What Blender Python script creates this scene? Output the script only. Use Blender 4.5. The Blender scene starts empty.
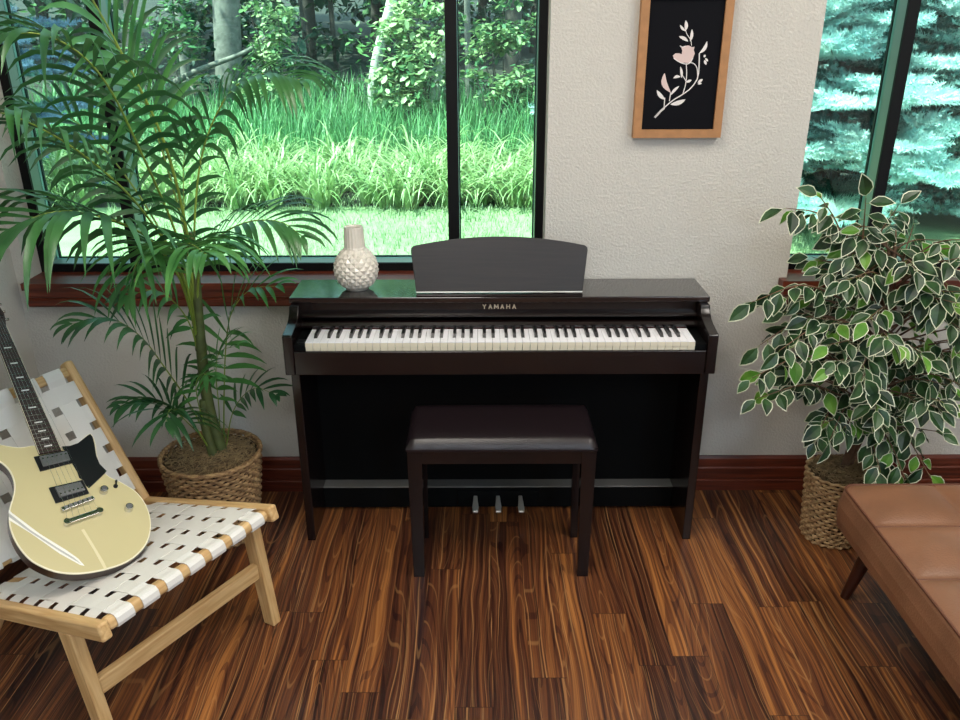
import bpy, bmesh, math, random
from math import sin, cos, pi, radians, sqrt, atan2
from mathutils import Vector, Matrix, noise
random.seed(7)
scene = bpy.context.scene
COL = scene.collection

# ------------------------------------------------------------------ camera
F_PX, TH, YAW, ROLL = 813.1, .3938, -.002, -.0042
CAM = Vector((-.059, -2.7443, 1.6837))
_fw0 = Vector((sin(YAW), cos(YAW), 0)); _r0 = Vector((cos(YAW), -sin(YAW), 0))
_fw = _fw0*cos(TH) + Vector((0, 0, -sin(TH))); _u0 = _fw0*sin(TH) + Vector((0, 0, cos(TH)))
_rt = _r0*cos(ROLL) + _u0*sin(ROLL); _up = _u0*cos(ROLL) - _r0*sin(ROLL)
cam_data = bpy.data.cameras.new('camera'); cam = bpy.data.objects.new('camera', cam_data); COL.objects.link(cam)
m = Matrix((_rt, _up, -_fw)).transposed().to_4x4(); m.translation = CAM
cam.matrix_world = m
cam_data.sensor_width = 36; cam_data.lens = F_PX/960*36; cam_data.clip_start = .05; cam_data.clip_end = 300
scene.camera = cam

def at(u, v, y):
    """the point of the vertical plane at depth y that the photo shows at (u, v)"""
    d = _rt*((u-480)/F_PX) + _up*(-(v-360)/F_PX) + _fw
    return CAM + d*((y-CAM.y)/d.y)

# ------------------------------------------------------------------ world, sun, lights, exposure
scene.view_settings.view_transform = 'Standard'; scene.view_settings.look = 'None'
scene.view_settings.gamma = 1; scene.view_settings.use_curve_mapping = False
scene.view_settings.exposure = 0.0
SKY_STRENGTH = 3.2
SUN_STRENGTH = 18.0
CEIL_POWER = 29
COOL_FILL_POWER = 40
w = bpy.data.worlds.new('sky'); scene.world = w; w.use_nodes = True
bg = w.node_tree.nodes['Background']; bg.inputs[0].default_value = (.62, .82, 1, 1); bg.inputs[1].default_value = SKY_STRENGTH
sun = bpy.data.objects.new('sun', bpy.data.lights.new('sun', 'SUN')); COL.objects.link(sun)
sun.data.energy = SUN_STRENGTH; sun.data.angle = radians(1.0); sun.data.color = (1, .96, .88)
_sd = Vector((.42, .30, -1)).normalized()
sun.rotation_euler = _sd.to_track_quat('-Z', 'Y').to_euler()
def area(name, loc, dirv, sx, sy, power, col):
    l = bpy.data.objects.new(name, bpy.data.lights.new(name, 'AREA')); COL.objects.link(l)
    l.data.shape = 'RECTANGLE'; l.data.size = sx; l.data.size_y = sy; l.data.energy = power; l.data.color = col
    l.location = loc; l.rotation_euler = Vector(dirv).to_track_quat('-Z', 'Y').to_euler(); return l
for lx, ly in ((-.35, -1.25), (1.5, -1.25), (-.35, -3.6), (1.5, -3.6)):
    area('ceiling_panel_light', (lx, ly, 2.66), (0, 0, -1), .58, 1.16, CEIL_POWER*(1 if ly > -2 else 1.15), (1, .93, .84) if ly > -2 else (.84, .91, 1))
area('added_cool_fill', (2.70, -4.72, 1.65), (-1, .25, -.05), .8, 1.4, COOL_FILL_POWER, (.45, .68, 1))  # added cool fill lamp, set in the unseen side window

# ------------------------------------------------------------------ materials
def lin(c):
    return tuple((x/255/12.92 if x/255 <= .04045 else ((x/255+.055)/1.055)**2.4) for x in c) + (1,)
def mat(name, rgb, rough=.5, metal=0, spec=.5, var=0, scale=8, bump=0, bscale=200, coat=0, trans=0, sub=0):
    M = bpy.data.materials.new(name); M.use_nodes = True; N = M.node_tree.nodes; L = M.node_tree.links
    b = N['Principled BSDF']; b.inputs['Base Color'].default_value = lin(rgb); b.inputs['Roughness'].default_value = rough
    b.inputs['Metallic'].default_value = metal; b.inputs['Specular IOR Level'].default_value = spec
    b.inputs['Coat Weight'].default_value = coat; b.inputs['Coat Roughness'].default_value = .08
    tc = N.new('ShaderNodeTexCoord')
    if var:
        n = N.new('ShaderNodeTexNoise'); n.inputs['Scale'].default_value = scale; n.inputs['Detail'].default_value = 5
        r = N.new('ShaderNodeValToRGB'); c = lin(rgb)
        r.color_ramp.elements[0].position = .3; r.color_ramp.elements[1].position = .7
        r.color_ramp.elements[0].color = tuple(x*(1-var) for x in c[:3])+(1,)
        r.color_ramp.elements[1].color = tuple(min(1, x*(1+var)) for x in c[:3])+(1,)
        L.new(tc.outputs['Object'], n.inputs['Vector']); L.new(n.outputs['Fac'], r.inputs['Fac']); L.new(r.outputs['Color'], b.inputs['Base Color'])
    if bump:
        n = N.new('ShaderNodeTexNoise'); n.inputs['Scale'].default_value = bscale; n.inputs['Detail'].default_value = 3
        bp = N.new('ShaderNodeBump'); bp.inputs['Strength'].default_value = bump; bp.inputs['Distance'].default_value = .01
        L.new(tc.outputs['Object'], n.inputs['Vector']); L.new(n.outputs['Fac'], bp.inputs['Height']); L.new(bp.outputs['Normal'], b.inputs['Normal'])
    return M
def grain(name, dark, light, axis='X', rough=.4, stretch=18, scale=6, coat=0, contrast=(.3, .7)):
    M = mat(name, light, rough, coat=coat); N = M.node_tree.nodes; L = M.node_tree.links; b = N['Principled BSDF']
    tc = N.new('ShaderNodeTexCoord'); mp = N.new('ShaderNodeMapping')
    s = [stretch]*3; s['XYZ'.index(axis)] = 1; mp.inputs['Scale'].default_value = s
    n = N.new('ShaderNodeTexNoise'); n.inputs['Scale'].default_value = scale; n.inputs['Detail'].default_value = 6; n.inputs['Distortion'].default_value = .4
    r = N.new('ShaderNodeValToRGB'); r.color_ramp.elements[0].position = contrast[0]; r.color_ramp.elements[1].position = contrast[1]
    r.color_ramp.elements[0].color = lin(dark); r.color_ramp.elements[1].color = lin(light)
    L.new(tc.outputs['Object'], mp.inputs['Vector']); L.new(mp.outputs['Vector'], n.inputs['Vector']); L.new(n.outputs['Fac'], r.inputs['Fac']); L.new(r.outputs['Color'], b.inputs['Base Color'])
    return M
def leafmat(name, rgb, rgb2=None, rough=.45, trans=.25, scale=9, spec=.5):
    """leaf: colour varied by noise, some light passing through"""
    M = mat(name, rgb, rough, spec=spec); N = M.node_tree.nodes; L = M.node_tree.links; b = N['Principled BSDF']
    tc = N.new('ShaderNodeTexCoord'); n = N.new('ShaderNodeTexNoise'); n.inputs['Scale'].default_value = scale; n.inputs['Detail'].default_value = 3
    r = N.new('ShaderNodeValToRGB'); r.color_ramp.elements[0].position = .38; r.color_ramp.elements[1].position = .62
    r.color_ramp.elements[0].color = lin(rgb); r.color_ramp.elements[1].color = lin(rgb2 or rgb)
    t = N.new('ShaderNodeBsdfTranslucent'); mx = N.new('ShaderNodeMixShader'); mx.inputs[0].default_value = trans
    L.new(tc.outputs['Object'], n.inputs['Vector']); L.new(n.outputs['Fac'], r.inputs['Fac']); L.new(r.outputs['Color'], b.inputs['Base Color']); L.new(r.outputs['Color'], t.inputs['Color'])
    L.new(b.outputs[0], mx.inputs[1]); L.new(t.outputs[0], mx.inputs[2]); L.new(mx.outputs[0], N['Material Output'].inputs['Surface'])
    return M

# wall: orange-peel plaster
def wallmat(name, rgb):
    M = mat(name, rgb, .85, spec=.2); N = M.node_tree.nodes; L = M.node_tree.links; b = N['Principled BSDF']
    tc = N.new('ShaderNodeTexCoord'); n = N.new('ShaderNodeTexNoise'); n.inputs['Scale'].default_value = 120; n.inputs['Detail'].default_value = 3; n.inputs['Roughness'].default_value = .55
    r = N.new('ShaderNodeValToRGB'); r.color_ramp.elements[0].position = .42; r.color_ramp.elements[1].position = .62
    bp = N.new('ShaderNodeBump'); bp.inputs['Strength'].default_value = .5; bp.inputs['Distance'].default_value = .0025
    L.new(tc.outputs['Object'], n.inputs['Vector']); L.new(n.outputs['Fac'], r.inputs['Fac']); L.new(r.outputs['Color'], bp.inputs['Height']); L.new(bp.outputs['Normal'], b.inputs['Normal'])
    return M

def floormat():
    PW, PL = .1035, .92
    M = bpy.data.materials.new('walnut_plank_floor'); M.use_nodes = True; N = M.node_tree.nodes; L = M.node_tree.links; b = N['Principled BSDF']
    tc = N.new('ShaderNodeTexCoord'); sp = N.new('ShaderNodeSeparateXYZ'); L.new(tc.outputs['Object'], sp.inputs[0])
    def mth(op, a, bb=None, c=None):
        n = N.new('ShaderNodeMath'); n.operation = op
        for i, x in enumerate((a, bb, c)):
            if x is None: continue
            if isinstance(x, (int, float)): n.inputs[i].default_value = x
            else: L.new(x, n.inputs[i])
        return n.outputs[0]
    xr = mth('DIVIDE', mth('ADD', sp.outputs[0], .03), PW); row = mth('FLOOR', xr); fx = mth('SUBTRACT', xr, row)
    wn = N.new('ShaderNodeTexWhiteNoise'); wn.noise_dimensions = '1D'; L.new(row, wn.inputs['W'])
    yr = mth('ADD', mth('DIVIDE', sp.outputs[1], PL), mth('MULTIPLY', wn.outputs['Value'], 7.3)); cl = mth('FLOOR', yr); fy = mth('SUBTRACT', yr, cl)
    cv = N.new('ShaderNodeCombineXYZ'); L.new(row, cv.inputs[0]); L.new(cl, cv.inputs[1])
    w2 = N.new('ShaderNodeTexWhiteNoise'); w2.noise_dimensions = '3D'; L.new(cv.outputs[0], w2.inputs['Vector'])
    rid = w2.outputs['Value']
    # stretched coordinates, shifted per plank
    gx0 = mth('ADD', sp.outputs[0], mth('MULTIPLY', rid, 13.0)); gy = mth('ADD', sp.outputs[1], mth('MULTIPLY', rid, 37.0))
    def comb(a, b_):
        c = N.new('ShaderNodeCombineXYZ'); L.new(a, c.inputs[0]); L.new(b_, c.inputs[1]); return c.outputs[0]
    def nz(vec, scale, detail=4, dist=0, rough=.55):
        n = N.new('ShaderNodeTexNoise'); n.inputs['Scale'].default_value = scale; n.inputs['Detail'].default_value = detail
        n.inputs['Distortion'].default_value = dist; n.inputs['Roughness'].default_value = rough; L.new(vec, n.inputs['Vector']); return n.outputs['Fac']
    warp = nz(comb(mth('MULTIPLY', gx0, 8), mth('MULTIPLY', gy, 2.0)), 1, 1.5)
    gx = mth('ADD', gx0, mth('MULTIPLY', mth('SUBTRACT', warp, .5), .046))
    def coord(sx, sy): return comb(mth('MULTIPLY', gx, sx), mth('MULTIPLY', gy, sy))
    base = nz(coord(9, .7), 1, 0)                     # broad figure; its contour lines make cathedral grain
    rings = mth('FRACT', mth('MULTIPLY', base, 13))
    ringv = mth('ABSOLUTE', mth('SUBTRACT', rings, .5))    # 0 .. .5
    fine = nz(coord(120, .9), 1, 3)
    mid = nz(coord(55, .5), 1, 3)
    streak = nz(coord(150, .55), 1, 2.5)
    broad = nz(coord(22, .5), 1, 2)
    r1 = N.new('ShaderNodeValToRGB'); e = r1.color_ramp.elements
    e[0].position = .2; e[0].color = lin((40, 20, 17)); e[1].position = .8; e[1].color = lin((168, 108, 56))
    k = e.new(.42); k.color = lin((80, 45, 30)); k = e.new(.60); k.color = lin((116, 69, 39))
    tone = mth('ADD', mth('MULTIPLY', mid, .35), mth('ADD', mth('MULTIPLY', fine, .35), mth('MULTIPLY', broad, .30)))
    tone = mth('ADD', mth('MULTIPLY', mth('SUBTRACT', tone, .5), 2.5), .5)
    tone = mth('ADD', tone, mth('MULTIPLY', mth('SUBTRACT', rid, .5), .22))
    tone = mth('SUBTRACT', tone, mth('MULTIPLY', mth('LESS_THAN', ringv, .07), .13))
    L.new(tone, r1.inputs['Fac'])
    mx = N.new('ShaderNodeMixRGB'); mx.inputs['Color2'].default_value = lin((200, 146, 90))
    L.new(r1.outputs['Color'], mx.inputs['Color1'])
    def smooth(v, a, b_):
        n = N.new('ShaderNodeMapRange'); n.interpolation_type = 'SMOOTHSTEP'; n.inputs['From Min'].default_value = a; n.inputs['From Max'].default_value = b_; L.new(v, n.inputs['Value']); return n.outputs[0]
    st = mth('MULTIPLY', smooth(streak, .57, .69), .6)
    rl = mth('MULTIPLY', smooth(ringv, .455, .485), .22)
    L.new(mth('MAXIMUM', st, rl), mx.inputs['Fac'])
    # joints
    jx = mth('LESS_THAN', mth('MINIMUM', fx, mth('SUBTRACT', 1, fx)), .008)
    jy = mth('LESS_THAN', mth('MINIMUM', fy, mth('SUBTRACT', 1, fy)), .0016)
    jn = mth('MAXIMUM', jx, jy)
    m2 = N.new('ShaderNodeMixRGB'); m2.inputs['Color2'].default_value = lin((40, 22, 15)); L.new(mx.outputs[0], m2.inputs['Color1']); L.new(mth('MULTIPLY', jn, .6), m2.inputs['Fac'])
    L.new(m2.outputs[0], b.inputs['Base Color'])
    b.inputs['Roughness'].default_value = .28; b.inputs['Specular IOR Level'].default_value = .5
    bp = N.new('ShaderNodeBump'); bp.inputs['Strength'].default_value = .12; bp.inputs['Distance'].default_value = .002
    L.new(fine, bp.inputs['Height']); L.new(bp.outputs['Normal'], b.inputs['Normal'])
    return M

def glassmat():
    M = bpy.data.materials.new('window_glass'); M.use_nodes = True; N = M.node_tree.nodes; L = M.node_tree.links
    N.remove(N['Principled BSDF'])
    t = N.new('ShaderNodeBsdfTransparent'); t.inputs[0].default_value = (.80, .98, .93, 1)
    g = N.new('ShaderNodeBsdfGlossy'); g.inputs['Roughness'].default_value = .01
    f = N.new('ShaderNodeFresnel'); f.inputs['IOR'].default_value = 1.45
    mx = N.new('ShaderNodeMixShader'); L.new(f.outputs[0], mx.inputs[0]); L.new(t.outputs[0], mx.inputs[1]); L.new(g.outputs[0], mx.inputs[2])
    L.new(mx.outputs[0], N['Material Output'].inputs['Surface']); return M

MW = wallmat('textured_wall_paint', (206, 202, 193))
MFLOOR = floormat()
MCEIL = mat('ceiling_paint', (225, 222, 215), .9)
MMAH = grain('mahogany_trim', (66, 25, 14), (116, 50, 28), 'X', .40, 20, 4)
MBLK = mat('black_anodised_frame', (12, 13, 14), .55, spec=.2)
MTUBE = mat('frame_return_painted_reflection', (130, 158, 150), .35, metal=.2)
MGL = glassmat()
MPIANO = grain('dark_rosewood', (13, 8, 8), (24, 14, 13), 'X', .22, 22, 5, coat=.15)
MREST = grain('music_rest_rosewood', (24, 18, 15), (38, 30, 26), 'X', .42, 22, 5)
MLID = grain('polished_lid_rosewood', (17, 10, 10), (28, 17, 16), 'X', .14, 22, 5, coat=1)
MRAILGLINT = mat('painted_rail_glint', (120, 118, 114), .35, metal=.3)
MPIANO2 = mat('matte_black_board', (5, 6, 6), .7, spec=.12)
MIVORY = mat('white_key', (244, 243, 246), .25)
MKFRONT = mat('white_key_front', (226, 217, 192), .35)
MEBONY = mat('black_key', (16, 16, 17), .4)
MFELT = mat('dark_red_felt', (74, 22, 24), .95)
MGOLD = mat('pale_gold_lettering', (222, 205, 178), .35, metal=.2)
MCHROME = mat('chrome', (215, 215, 215), .12, metal=1)
MBRASS = mat('pedal_metal', (214, 208, 196), .25, metal=.6)
MLEATHERB = mat('black_brown_leatherette', (29, 21, 24), .3, bump=.12, bscale=260)
MCERAM = mat('cream_glazed_ceramic', (222, 214, 200), .3, coat=.3)
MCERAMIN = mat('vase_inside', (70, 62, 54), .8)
MOAK = mat('picture_frame_oak', (170, 122, 78), .6, var=.12, scale=30)
MCANVAS = mat('black_print', (15, 15, 19), .6, spec=.08)
MWHITEP = mat('white_print', (228, 222, 218), .7)
MPINKP = mat('blush_print', (214, 190, 184), .7)
MASH = grain('ash_wood', (194, 150, 94), (226, 190, 134), 'X', .5, 14, 7)
MASHB = grain('ash_wood_vertical', (184, 140, 84), (216, 178, 122), 'Z', .5, 14, 7)
MSTRAP = mat('white_leather_strap', (232, 227, 218), .55, bump=.08, bscale=300)
MGUITAR = mat('vintage_white_lacquer', (206, 193, 146), .2, coat=.6)
MGSIDE = mat('dark_brown_body_side', (48, 32, 24), .35, coat=.3)
MGBIND = mat('cream_binding', (238, 230, 200), .35)
MSTRIPE = mat('silver_grey_stripe', (188, 186, 180), .3, metal=.2)
MSTRIPEW = mat('white_stripe', (240, 237, 226), .3)
MPICKG = mat('black_pickguard', (18, 19, 22), .3)
MROSE = grain('rosewood_fretboard', (36, 24, 22), (66, 44, 38), 'Y', .5, 14, 30)
MPEARL = mat('pearl_inlay', (236, 236, 230), .3)
MPUGRILL = mat('pickup_cover', (150, 150, 152), .3, metal=.8)
MPALM = leafmat('palm_leaf', (34, 78, 44), (66, 118, 62), .36, .25, 5)
MPALM2 = leafmat('palm_leaf_light', (48, 104, 50), (88, 148, 74), .4, .25, 5)
MPSTEM = mat('palm_petiole', (122, 142, 54), .45, var=.3, scale=14)
MPTRUNK = mat('palm_trunk', (78, 88, 46), .6, var=.4, scale=22)
MBASK = grain('woven_seagrass', (104, 74, 46), (188, 152, 104), 'X', .75, 3, 26)
MBASKD = mat('basket_inner_dark', (52, 36, 24), .9)
MBASK2 = grain('light_woven_wicker', (128, 92, 56), (206, 172, 124), 'X', .75, 3, 26)
MMOSS = mat('dried_moss', (96, 76, 50), .95, var=.4, scale=60)
MMOSS2 = mat('pale_moss_strands', (158, 134, 96), .9, var=.3, scale=40)
MBARK = mat('ficus_bark', (104, 78, 58), .8, var=.35, scale=40)
MFD = leafmat('ficus_leaf_dark', (24, 50, 28), (56, 92, 48), .4, .2, 16)
MFB = leafmat('ficus_leaf_bright', (84, 142, 44), (122, 172, 66), .42, .25, 16)
MFW = leafmat('ficus_leaf_cream_margin', (232, 234, 208), (216, 222, 188), .5, .25, 16)
MCOGNAC = mat('cognac_leather', (134, 93, 68), .36, var=.3, scale=5, bump=.12, bscale=180)
MPIPE = mat('dark_leather_piping', (96, 56, 38), .5)
MWALNUT = mat('walnut_leg', (62, 28, 18), .35, var=.2, scale=10)

# ------------------------------------------------------------------ mesh helpers
class MB:
    def __init__(s): s.v = []; s.f = []; s.m = []; s.sm = []; s.mats = []
    def mi(s, mt):
        if mt not in s.mats: s.mats.append(mt)
        return s.mats.index(mt)
    def add(s, vs, fs, mt, smooth=False):
        o = len(s.v); k = s.mi(mt); s.v.extend(tuple(x) for x in vs)
        for f in fs: s.f.append(tuple(i+o for i in f)); s.m.append(k); s.sm.append(smooth)
    def box(s, a, b, mt, M=None):
        (x0, y0, z0), (x1, y1, z1) = a, b
        vs = [Vector(p) for p in ((x0,y0,z0),(x1,y0,z0),(x1,y1,z0),(x0,y1,z0),(x0,y0,z1),(x1,y0,z1),(x1,y1,z1),(x0,y1,z1))]
        if M is not None: vs = [M @ p for p in vs]
        s.add(vs, [(0,3,2,1),(4,5,6,7),(0,1,5,4),(1,2,6,5),(2,3,7,6),(3,0,4,7)], mt)
    def tube(s, pts, rad, mt, n=8, caps=True, smooth=True):
        pts = [Vector(p) for p in pts]; rads = rad if isinstance(rad, (list, tuple)) else [rad]*len(pts)
        vs = []; nrm = None
        for i, p in enumerate(pts):
            t = (pts[min(i+1, len(pts)-1)] - pts[max(i-1, 0)])
            t = t.normalized() if t.length > 1e-9 else Vector((0, 0, 1))
            if nrm is None:
                nrm = t.cross(Vector((0, 0, 1)) if abs(t.z) < .9 else Vector((1, 0, 0))).normalized()
            else:
                nrm = (nrm - t*nrm.dot(t)); nrm = nrm.normalized() if nrm.length > 1e-6 else t.orthogonal().normalized()
            bn = t.cross(nrm)
            for k in range(n):
                a = 2*pi*k/n; vs.append(p + (nrm*cos(a) + bn*sin(a))*rads[i])
        fs = []
        for i in range(len(pts)-1):
            for k in range(n): fs.append((i*n+k, i*n+(k+1) % n, (i+1)*n+(k+1) % n, (i+1)*n+k))
        s.add(vs, fs, mt, smooth)
        if caps:
            o = len(pts)-1
            s.add(vs[:n][::-1] , [tuple(range(n))], mt); s.add(vs[o*n:], [tuple(range(n))], mt)
    def lathe(s, prof, mt, n=32, c=(0, 0, 0), smooth=True, close=False):
        vs = []; fs = []
        for r, z in prof:
            for k in range(n): vs.append((c[0]+r*cos(2*pi*k/n), c[1]+r*sin(2*pi*k/n), c[2]+z))
        for i in range(len(prof)-1):
            for k in range(n): fs.append((i*n+k, i*n+(k+1) % n, (i+1)*n+(k+1) % n, (i+1)*n+k))
        s.add(vs, fs, mt, smooth)
    def prism(s, poly, d0, d1, mt, fn, side=None):
        """poly: 2D points; fn(x, y, d) -> 3D; faces at d0 and d1"""
        n = len(poly); vs = [fn(x, y, d0) for x, y in poly] + [fn(x, y, d1) for x, y in poly]
        s.add(vs, [tuple(range(n))[::-1], tuple(range(n, 2*n))], mt)
        s.add(vs, [(i, (i+1) % n, n+(i+1) % n, n+i) for i in range(n)], side or mt)
    def build(s, name, parent=None, bevel=0, seg=2, auto=False):
        me = bpy.data.meshes.new(name); me.from_pydata(s.v, [], s.f)
        for mt in s.mats: me.materials.append(mt)
        me.polygons.foreach_set('material_index', s.m); me.polygons.foreach_set('use_smooth', s.sm)
        me.update(); bm = bmesh.new(); bm.from_mesh(me)
        if bevel:
            bmesh.ops.remove_doubles(bm, verts=bm.verts, dist=1e-5)
        bmesh.ops.recalc_face_normals(bm, faces=bm.faces) if bevel or auto else None
        bm.to_mesh(me); bm.free()
        o = bpy.data.objects.new(name, me); COL.objects.link(o)
        if bevel:
            md = o.modifiers.new('bevel', 'BEVEL'); md.width = bevel; md.segments = seg; md.limit_method = 'ANGLE'; md.angle_limit = radians(35)
            for p in me.polygons: p.use_smooth = True
            wn = o.modifiers.new('wn', 'WEIGHTED_NORMAL'); wn.keep_sharp = False
        if parent is not None: o.parent = parent; o.matrix_parent_inverse = Matrix.Translation(-Vector(parent.location)) if parent.type == 'EMPTY' else Matrix.Identity(4)
        return o
def thing(name, loc, label, cat, group=None):
    o = bpy.data.objects.new(name, None); COL.objects.link(o); o.location = loc; o.empty_display_size = .1
    o['label'] = label; o['category'] = cat
    if group: o['group'] = group
    return o
def tag(o, label, cat, group=None, kind=None):
    o['label'] = label; o['category'] = cat
    if group: o['group'] = group
    if kind: o['kind'] = kind
    return o
def struct(o, label=None):
    o['kind'] = 'structure'
    if label: o['label'] = label
    return o
def bx(name, a, b, mt, parent=None, bevel=0, M=None):
    q = MB(); q.box(a, b, mt, M); return q.build(name, parent, bevel)
def spline(P, n):
    P = [Vector(p) for p in P]; out = []
    Q = [P[0]*2-P[1]] + P + [P[-1]*2-P[-2]]; seg = len(P)-1
    for i in range(n):
        t = i/(n-1)*seg; k = min(int(t), seg-1); t -= k
        a, b, c, d = Q[k:k+4]
        out.append(.5*((2*b)+(c-a)*t+(2*a-5*b+4*c-d)*t*t+(3*b-3*c+d-a)*t**3))
    return out

# ------------------------------------------------------------------ room shell
XL, XR, YF, ZC, WT = -1.69, 2.75, -5.2, 2.7, .26
W1 = (-1.652, .160, .853, 2.32); W2 = (1.012, 2.46, .853, 2.32)
q = MB()
def wall_y(q, y0, y1, x0, x1, z0, z1, holes, mt):
    xs = sorted({x0, x1, *[h[0] for h in holes], *[h[1] for h in holes]}); 
    for i in range(len(xs)-1):
        xm = (xs[i]+xs[i+1])/2; hs = sorted([h for h in holes if h[0] < xm < h[1]], key=lambda h: h[2]); z = z0
        for h in hs: q.box((xs[i], y0, z), (xs[i+1], y1, h[2]), mt); z = h[3]
        q.box((xs[i], y0, z), (xs[i+1], y1, z1), mt)
wall_y(q, 0, WT, XL-.2, XR+.2, -.1, ZC+.1, [(W1[0], W1[1], .84, W1[3]), (W2[0], W2[1], .84, W2[3])], MW); struct(q.build('wall_back'))
struct(bx('wall_left', (XL-.2, YF-.2, -.1), (XL, 0, ZC+.1), MW))
W3 = (-5.14, -4.28, .93, 2.37)
q = MB(); q.box((XR, YF-.2, -.1), (XR+.2, W3[0], ZC+.1), MW); q.box((XR, W3[1], -.1), (XR+.2, 0, ZC+.1), MW); q.box((XR, W3[0], -.1), (XR+.2, W3[1], W3[2]), MW); q.box((XR, W3[0], W3[3]), (XR+.2, W3[1], ZC+.1), MW); struct(q.build('wall_right'))
struct(bx('wall_front', (XL, YF-.2, -.1), (XR, YF, ZC+.1), MW))
struct(bx('floor', (XL, YF, -.08), (XR, 0, 0), MFLOOR))
struct(bx('ceiling', (XL, YF, ZC), (XR, 0, ZC+.1), MCEIL))

def window(n, W, mulls, label, tube_y=.1, depth=.085, pane_y=.165):
    root = bpy.data.objects.new('window_%d' % n, None); COL.objects.link(root); root.location = (W[0], tube_y, W[2]); struct(root, label)
    fw = .029
    def rail(name, a, b, face_first=True):
        # face towards the room is black, reflected outdoor light is painted grey-green on the returns
        q = MB(); (x0, z0), (x1, z1) = a, b; y0, y1 = tube_y, tube_y+depth
        q.add([(x0,y0,z0),(x1,y0,z0),(x1,y0,z1),(x0,y0,z1)], [(0,1,2,3)], MBLK)
        e = .004
        q.box((x0, y0+.0005, z0), (x1, y0+.012, z1), MBLK)
        q.box((x0+e*0, y0+.012, z0), (x1, y1, z1), MTUBE)
        q.box((x0-.004, y1, z0-.004), (x1+.004, y1+.012, z1+.004), MBLK)
        return q.build(name, root)
    x0, x1, z0, z1 = W
    rail('frame_jamb', (x0, z0), (x0+fw, z1)); rail('frame_jamb', (x1-fw, z0), (x1, z1))
    rail('frame_sill_rail', (x0+fw, z0), (x1-fw, z0+fw)); rail('frame_head', (x0+fw, z1-fw), (x1-fw, z1))
    for c in mulls: rail('mullion', (c-.019, z0+fw), (c+.019, z1-fw))
    xs = [x0+fw] + list(mulls) + [x1-fw]
    for i in range(len(xs)-1): bx('glass_pane', (xs[i]+.0, pane_y, z0+fw-.004), (xs[i+1], pane_y+.006, z1-fw+.004), MGL, root)
window(1, W1, [-1.306, -.155], 'wide black framed window looking onto grass and woods')
window(2, W2, [1.334], 'black framed window with a view of a spruce')
root = bpy.data.objects.new('window_3', None); COL.objects.link(root); root.location = (XR+.1, W3[0], W3[2]); struct(root, 'unseen side window behind the viewer, added for cool light')  # unseen window put in to go with the cool fill lamp
q = MB()
for a, b in (((W3[0], W3[2]), (W3[0]+.05, W3[3])), ((W3[1]-.05, W3[2]), (W3[1], W3[3])), ((W3[0]+.05, W3[2]), (W3[1]-.05, W3[2]+.05)), ((W3[0]+.05, W3[3]-.05), (W3[1]-.05, W3[3]))):
    q.box((XR+.08, a[0], a[1]), (XR+.14, b[0], b[1]), MBLK)
q.build('frame', root); bx('glass_pane', (XR+.11, W3[0]+.05, W3[2]+.05), (XR+.116, W3[1]-.05, W3[3]-.05), MGL, root)  # frame and pane of the added unseen window

# window stools with apron
# the part of the stool inside the opening must match the opening
def stool2(n, x0, x1, W):
    q = MB()
    q.box((x0, -.045, .828), (x1, -.0005, .853), MMAH)
    q.box((W[0]+.0005, -.0005, .8402), (W[1]-.0005, WT-.02, .8529), MMAH)
    prof = [(-.0005, .765), (-.034, .765), (-.037, .772), (-.037, .790), (-.031, .794), (-.031, .798), (-.039, .802), (-.039, .8275), (-.0005, .8275)]
    q.prism(prof, x0+.008, x1-.008, MMAH, lambda y, z, d: (d, y, z))
    struct(q.build('trim_%d' % n, None, 0, auto=True))
stool2(1, -1.655, .235, W1); stool2(2, .985, 2.52, W2)

def baseboard(name, P0, P1, inward):
    P0 = Vector(P0); P1 = Vector(P1); nrm = Vector(inward)
    prof = [(0.0005, 0), (.019, 0), (.019, .042), (.014, .046), (.014, .050), (.018, .054), (.018, .096), (.014, .101), (.014, .112), (.012, .134), (.006, .145), (.0005, .145)]
    q = MB(); q.prism(prof, 0, 1, MMAH, lambda d, z, t: P0.lerp(P1, t) + nrm*d + Vector((0, 0, z)))
    struct(q.build(name, None, 0, auto=True))
baseboard('baseboard_back', (XL+.02, 0, 0), (XR-.02, 0, 0), (0, -1, 0))
baseboard('baseboard_left', (XL, YF, 0), (XL, -.0, 0), (1, 0, 0))
baseboard('baseboard_right', (XR, YF, 0), (XR, -.0, 0), (-1, 0, 0))

# ------------------------------------------------------------------ digital piano
piano = thing('digital_piano', (0, -.2, 0), 'dark rosewood console digital piano with open keyboard standing against the wall between the windows', 'piano')
P = piano
for sgn in (-1, 1):
    # tall side panel down to the floor
    xa, xb = sorted((sgn*.6445, sgn*.673))
    q = MB(); prof = [(-.345, .0), (-.03, .0), (-.03, .648), (-.345, .648)]
    q.prism(prof, xa, xb, MPIANO, lambda y, z, d: (d, y, z)); q.build('side_panel', P, .003)
    # arm with cheek, sweeping up to the lid
    xa, xb = sorted((sgn*.6515, sgn*.6835))
    prof = [(-.372, .646), (-.372, .776), (-.369, .781), (-.30, .792), (-.272, .800), (-.252, .815), (-.243, .835), (-.03, .835), (-.03, .646)]
    q = MB(); q.prism(prof, xa, xb, MPIANO, lambda y, z, d: (d, y, z)); q.build('arm', P, .004)
    xa, xb = sorted((sgn*.6168, sgn*.6515))
    kb = bx('key_block', (xa, -.357, .69), (xb, -.215, .745), MPIANO2, P, .002)
    if sgn < 0: bx('power_switch', (-.645, -.345, .745), (-.62, -.31, .7475), MEBONY, kb, .001)
bx('lid', (-.688, -.2165, .835), (.688, -.012, .855), MLID, P, .003)
bx('upper_panel', (-.6515, -.203, .79), (.6495, -.18, .835), MPIANO, P)
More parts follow.
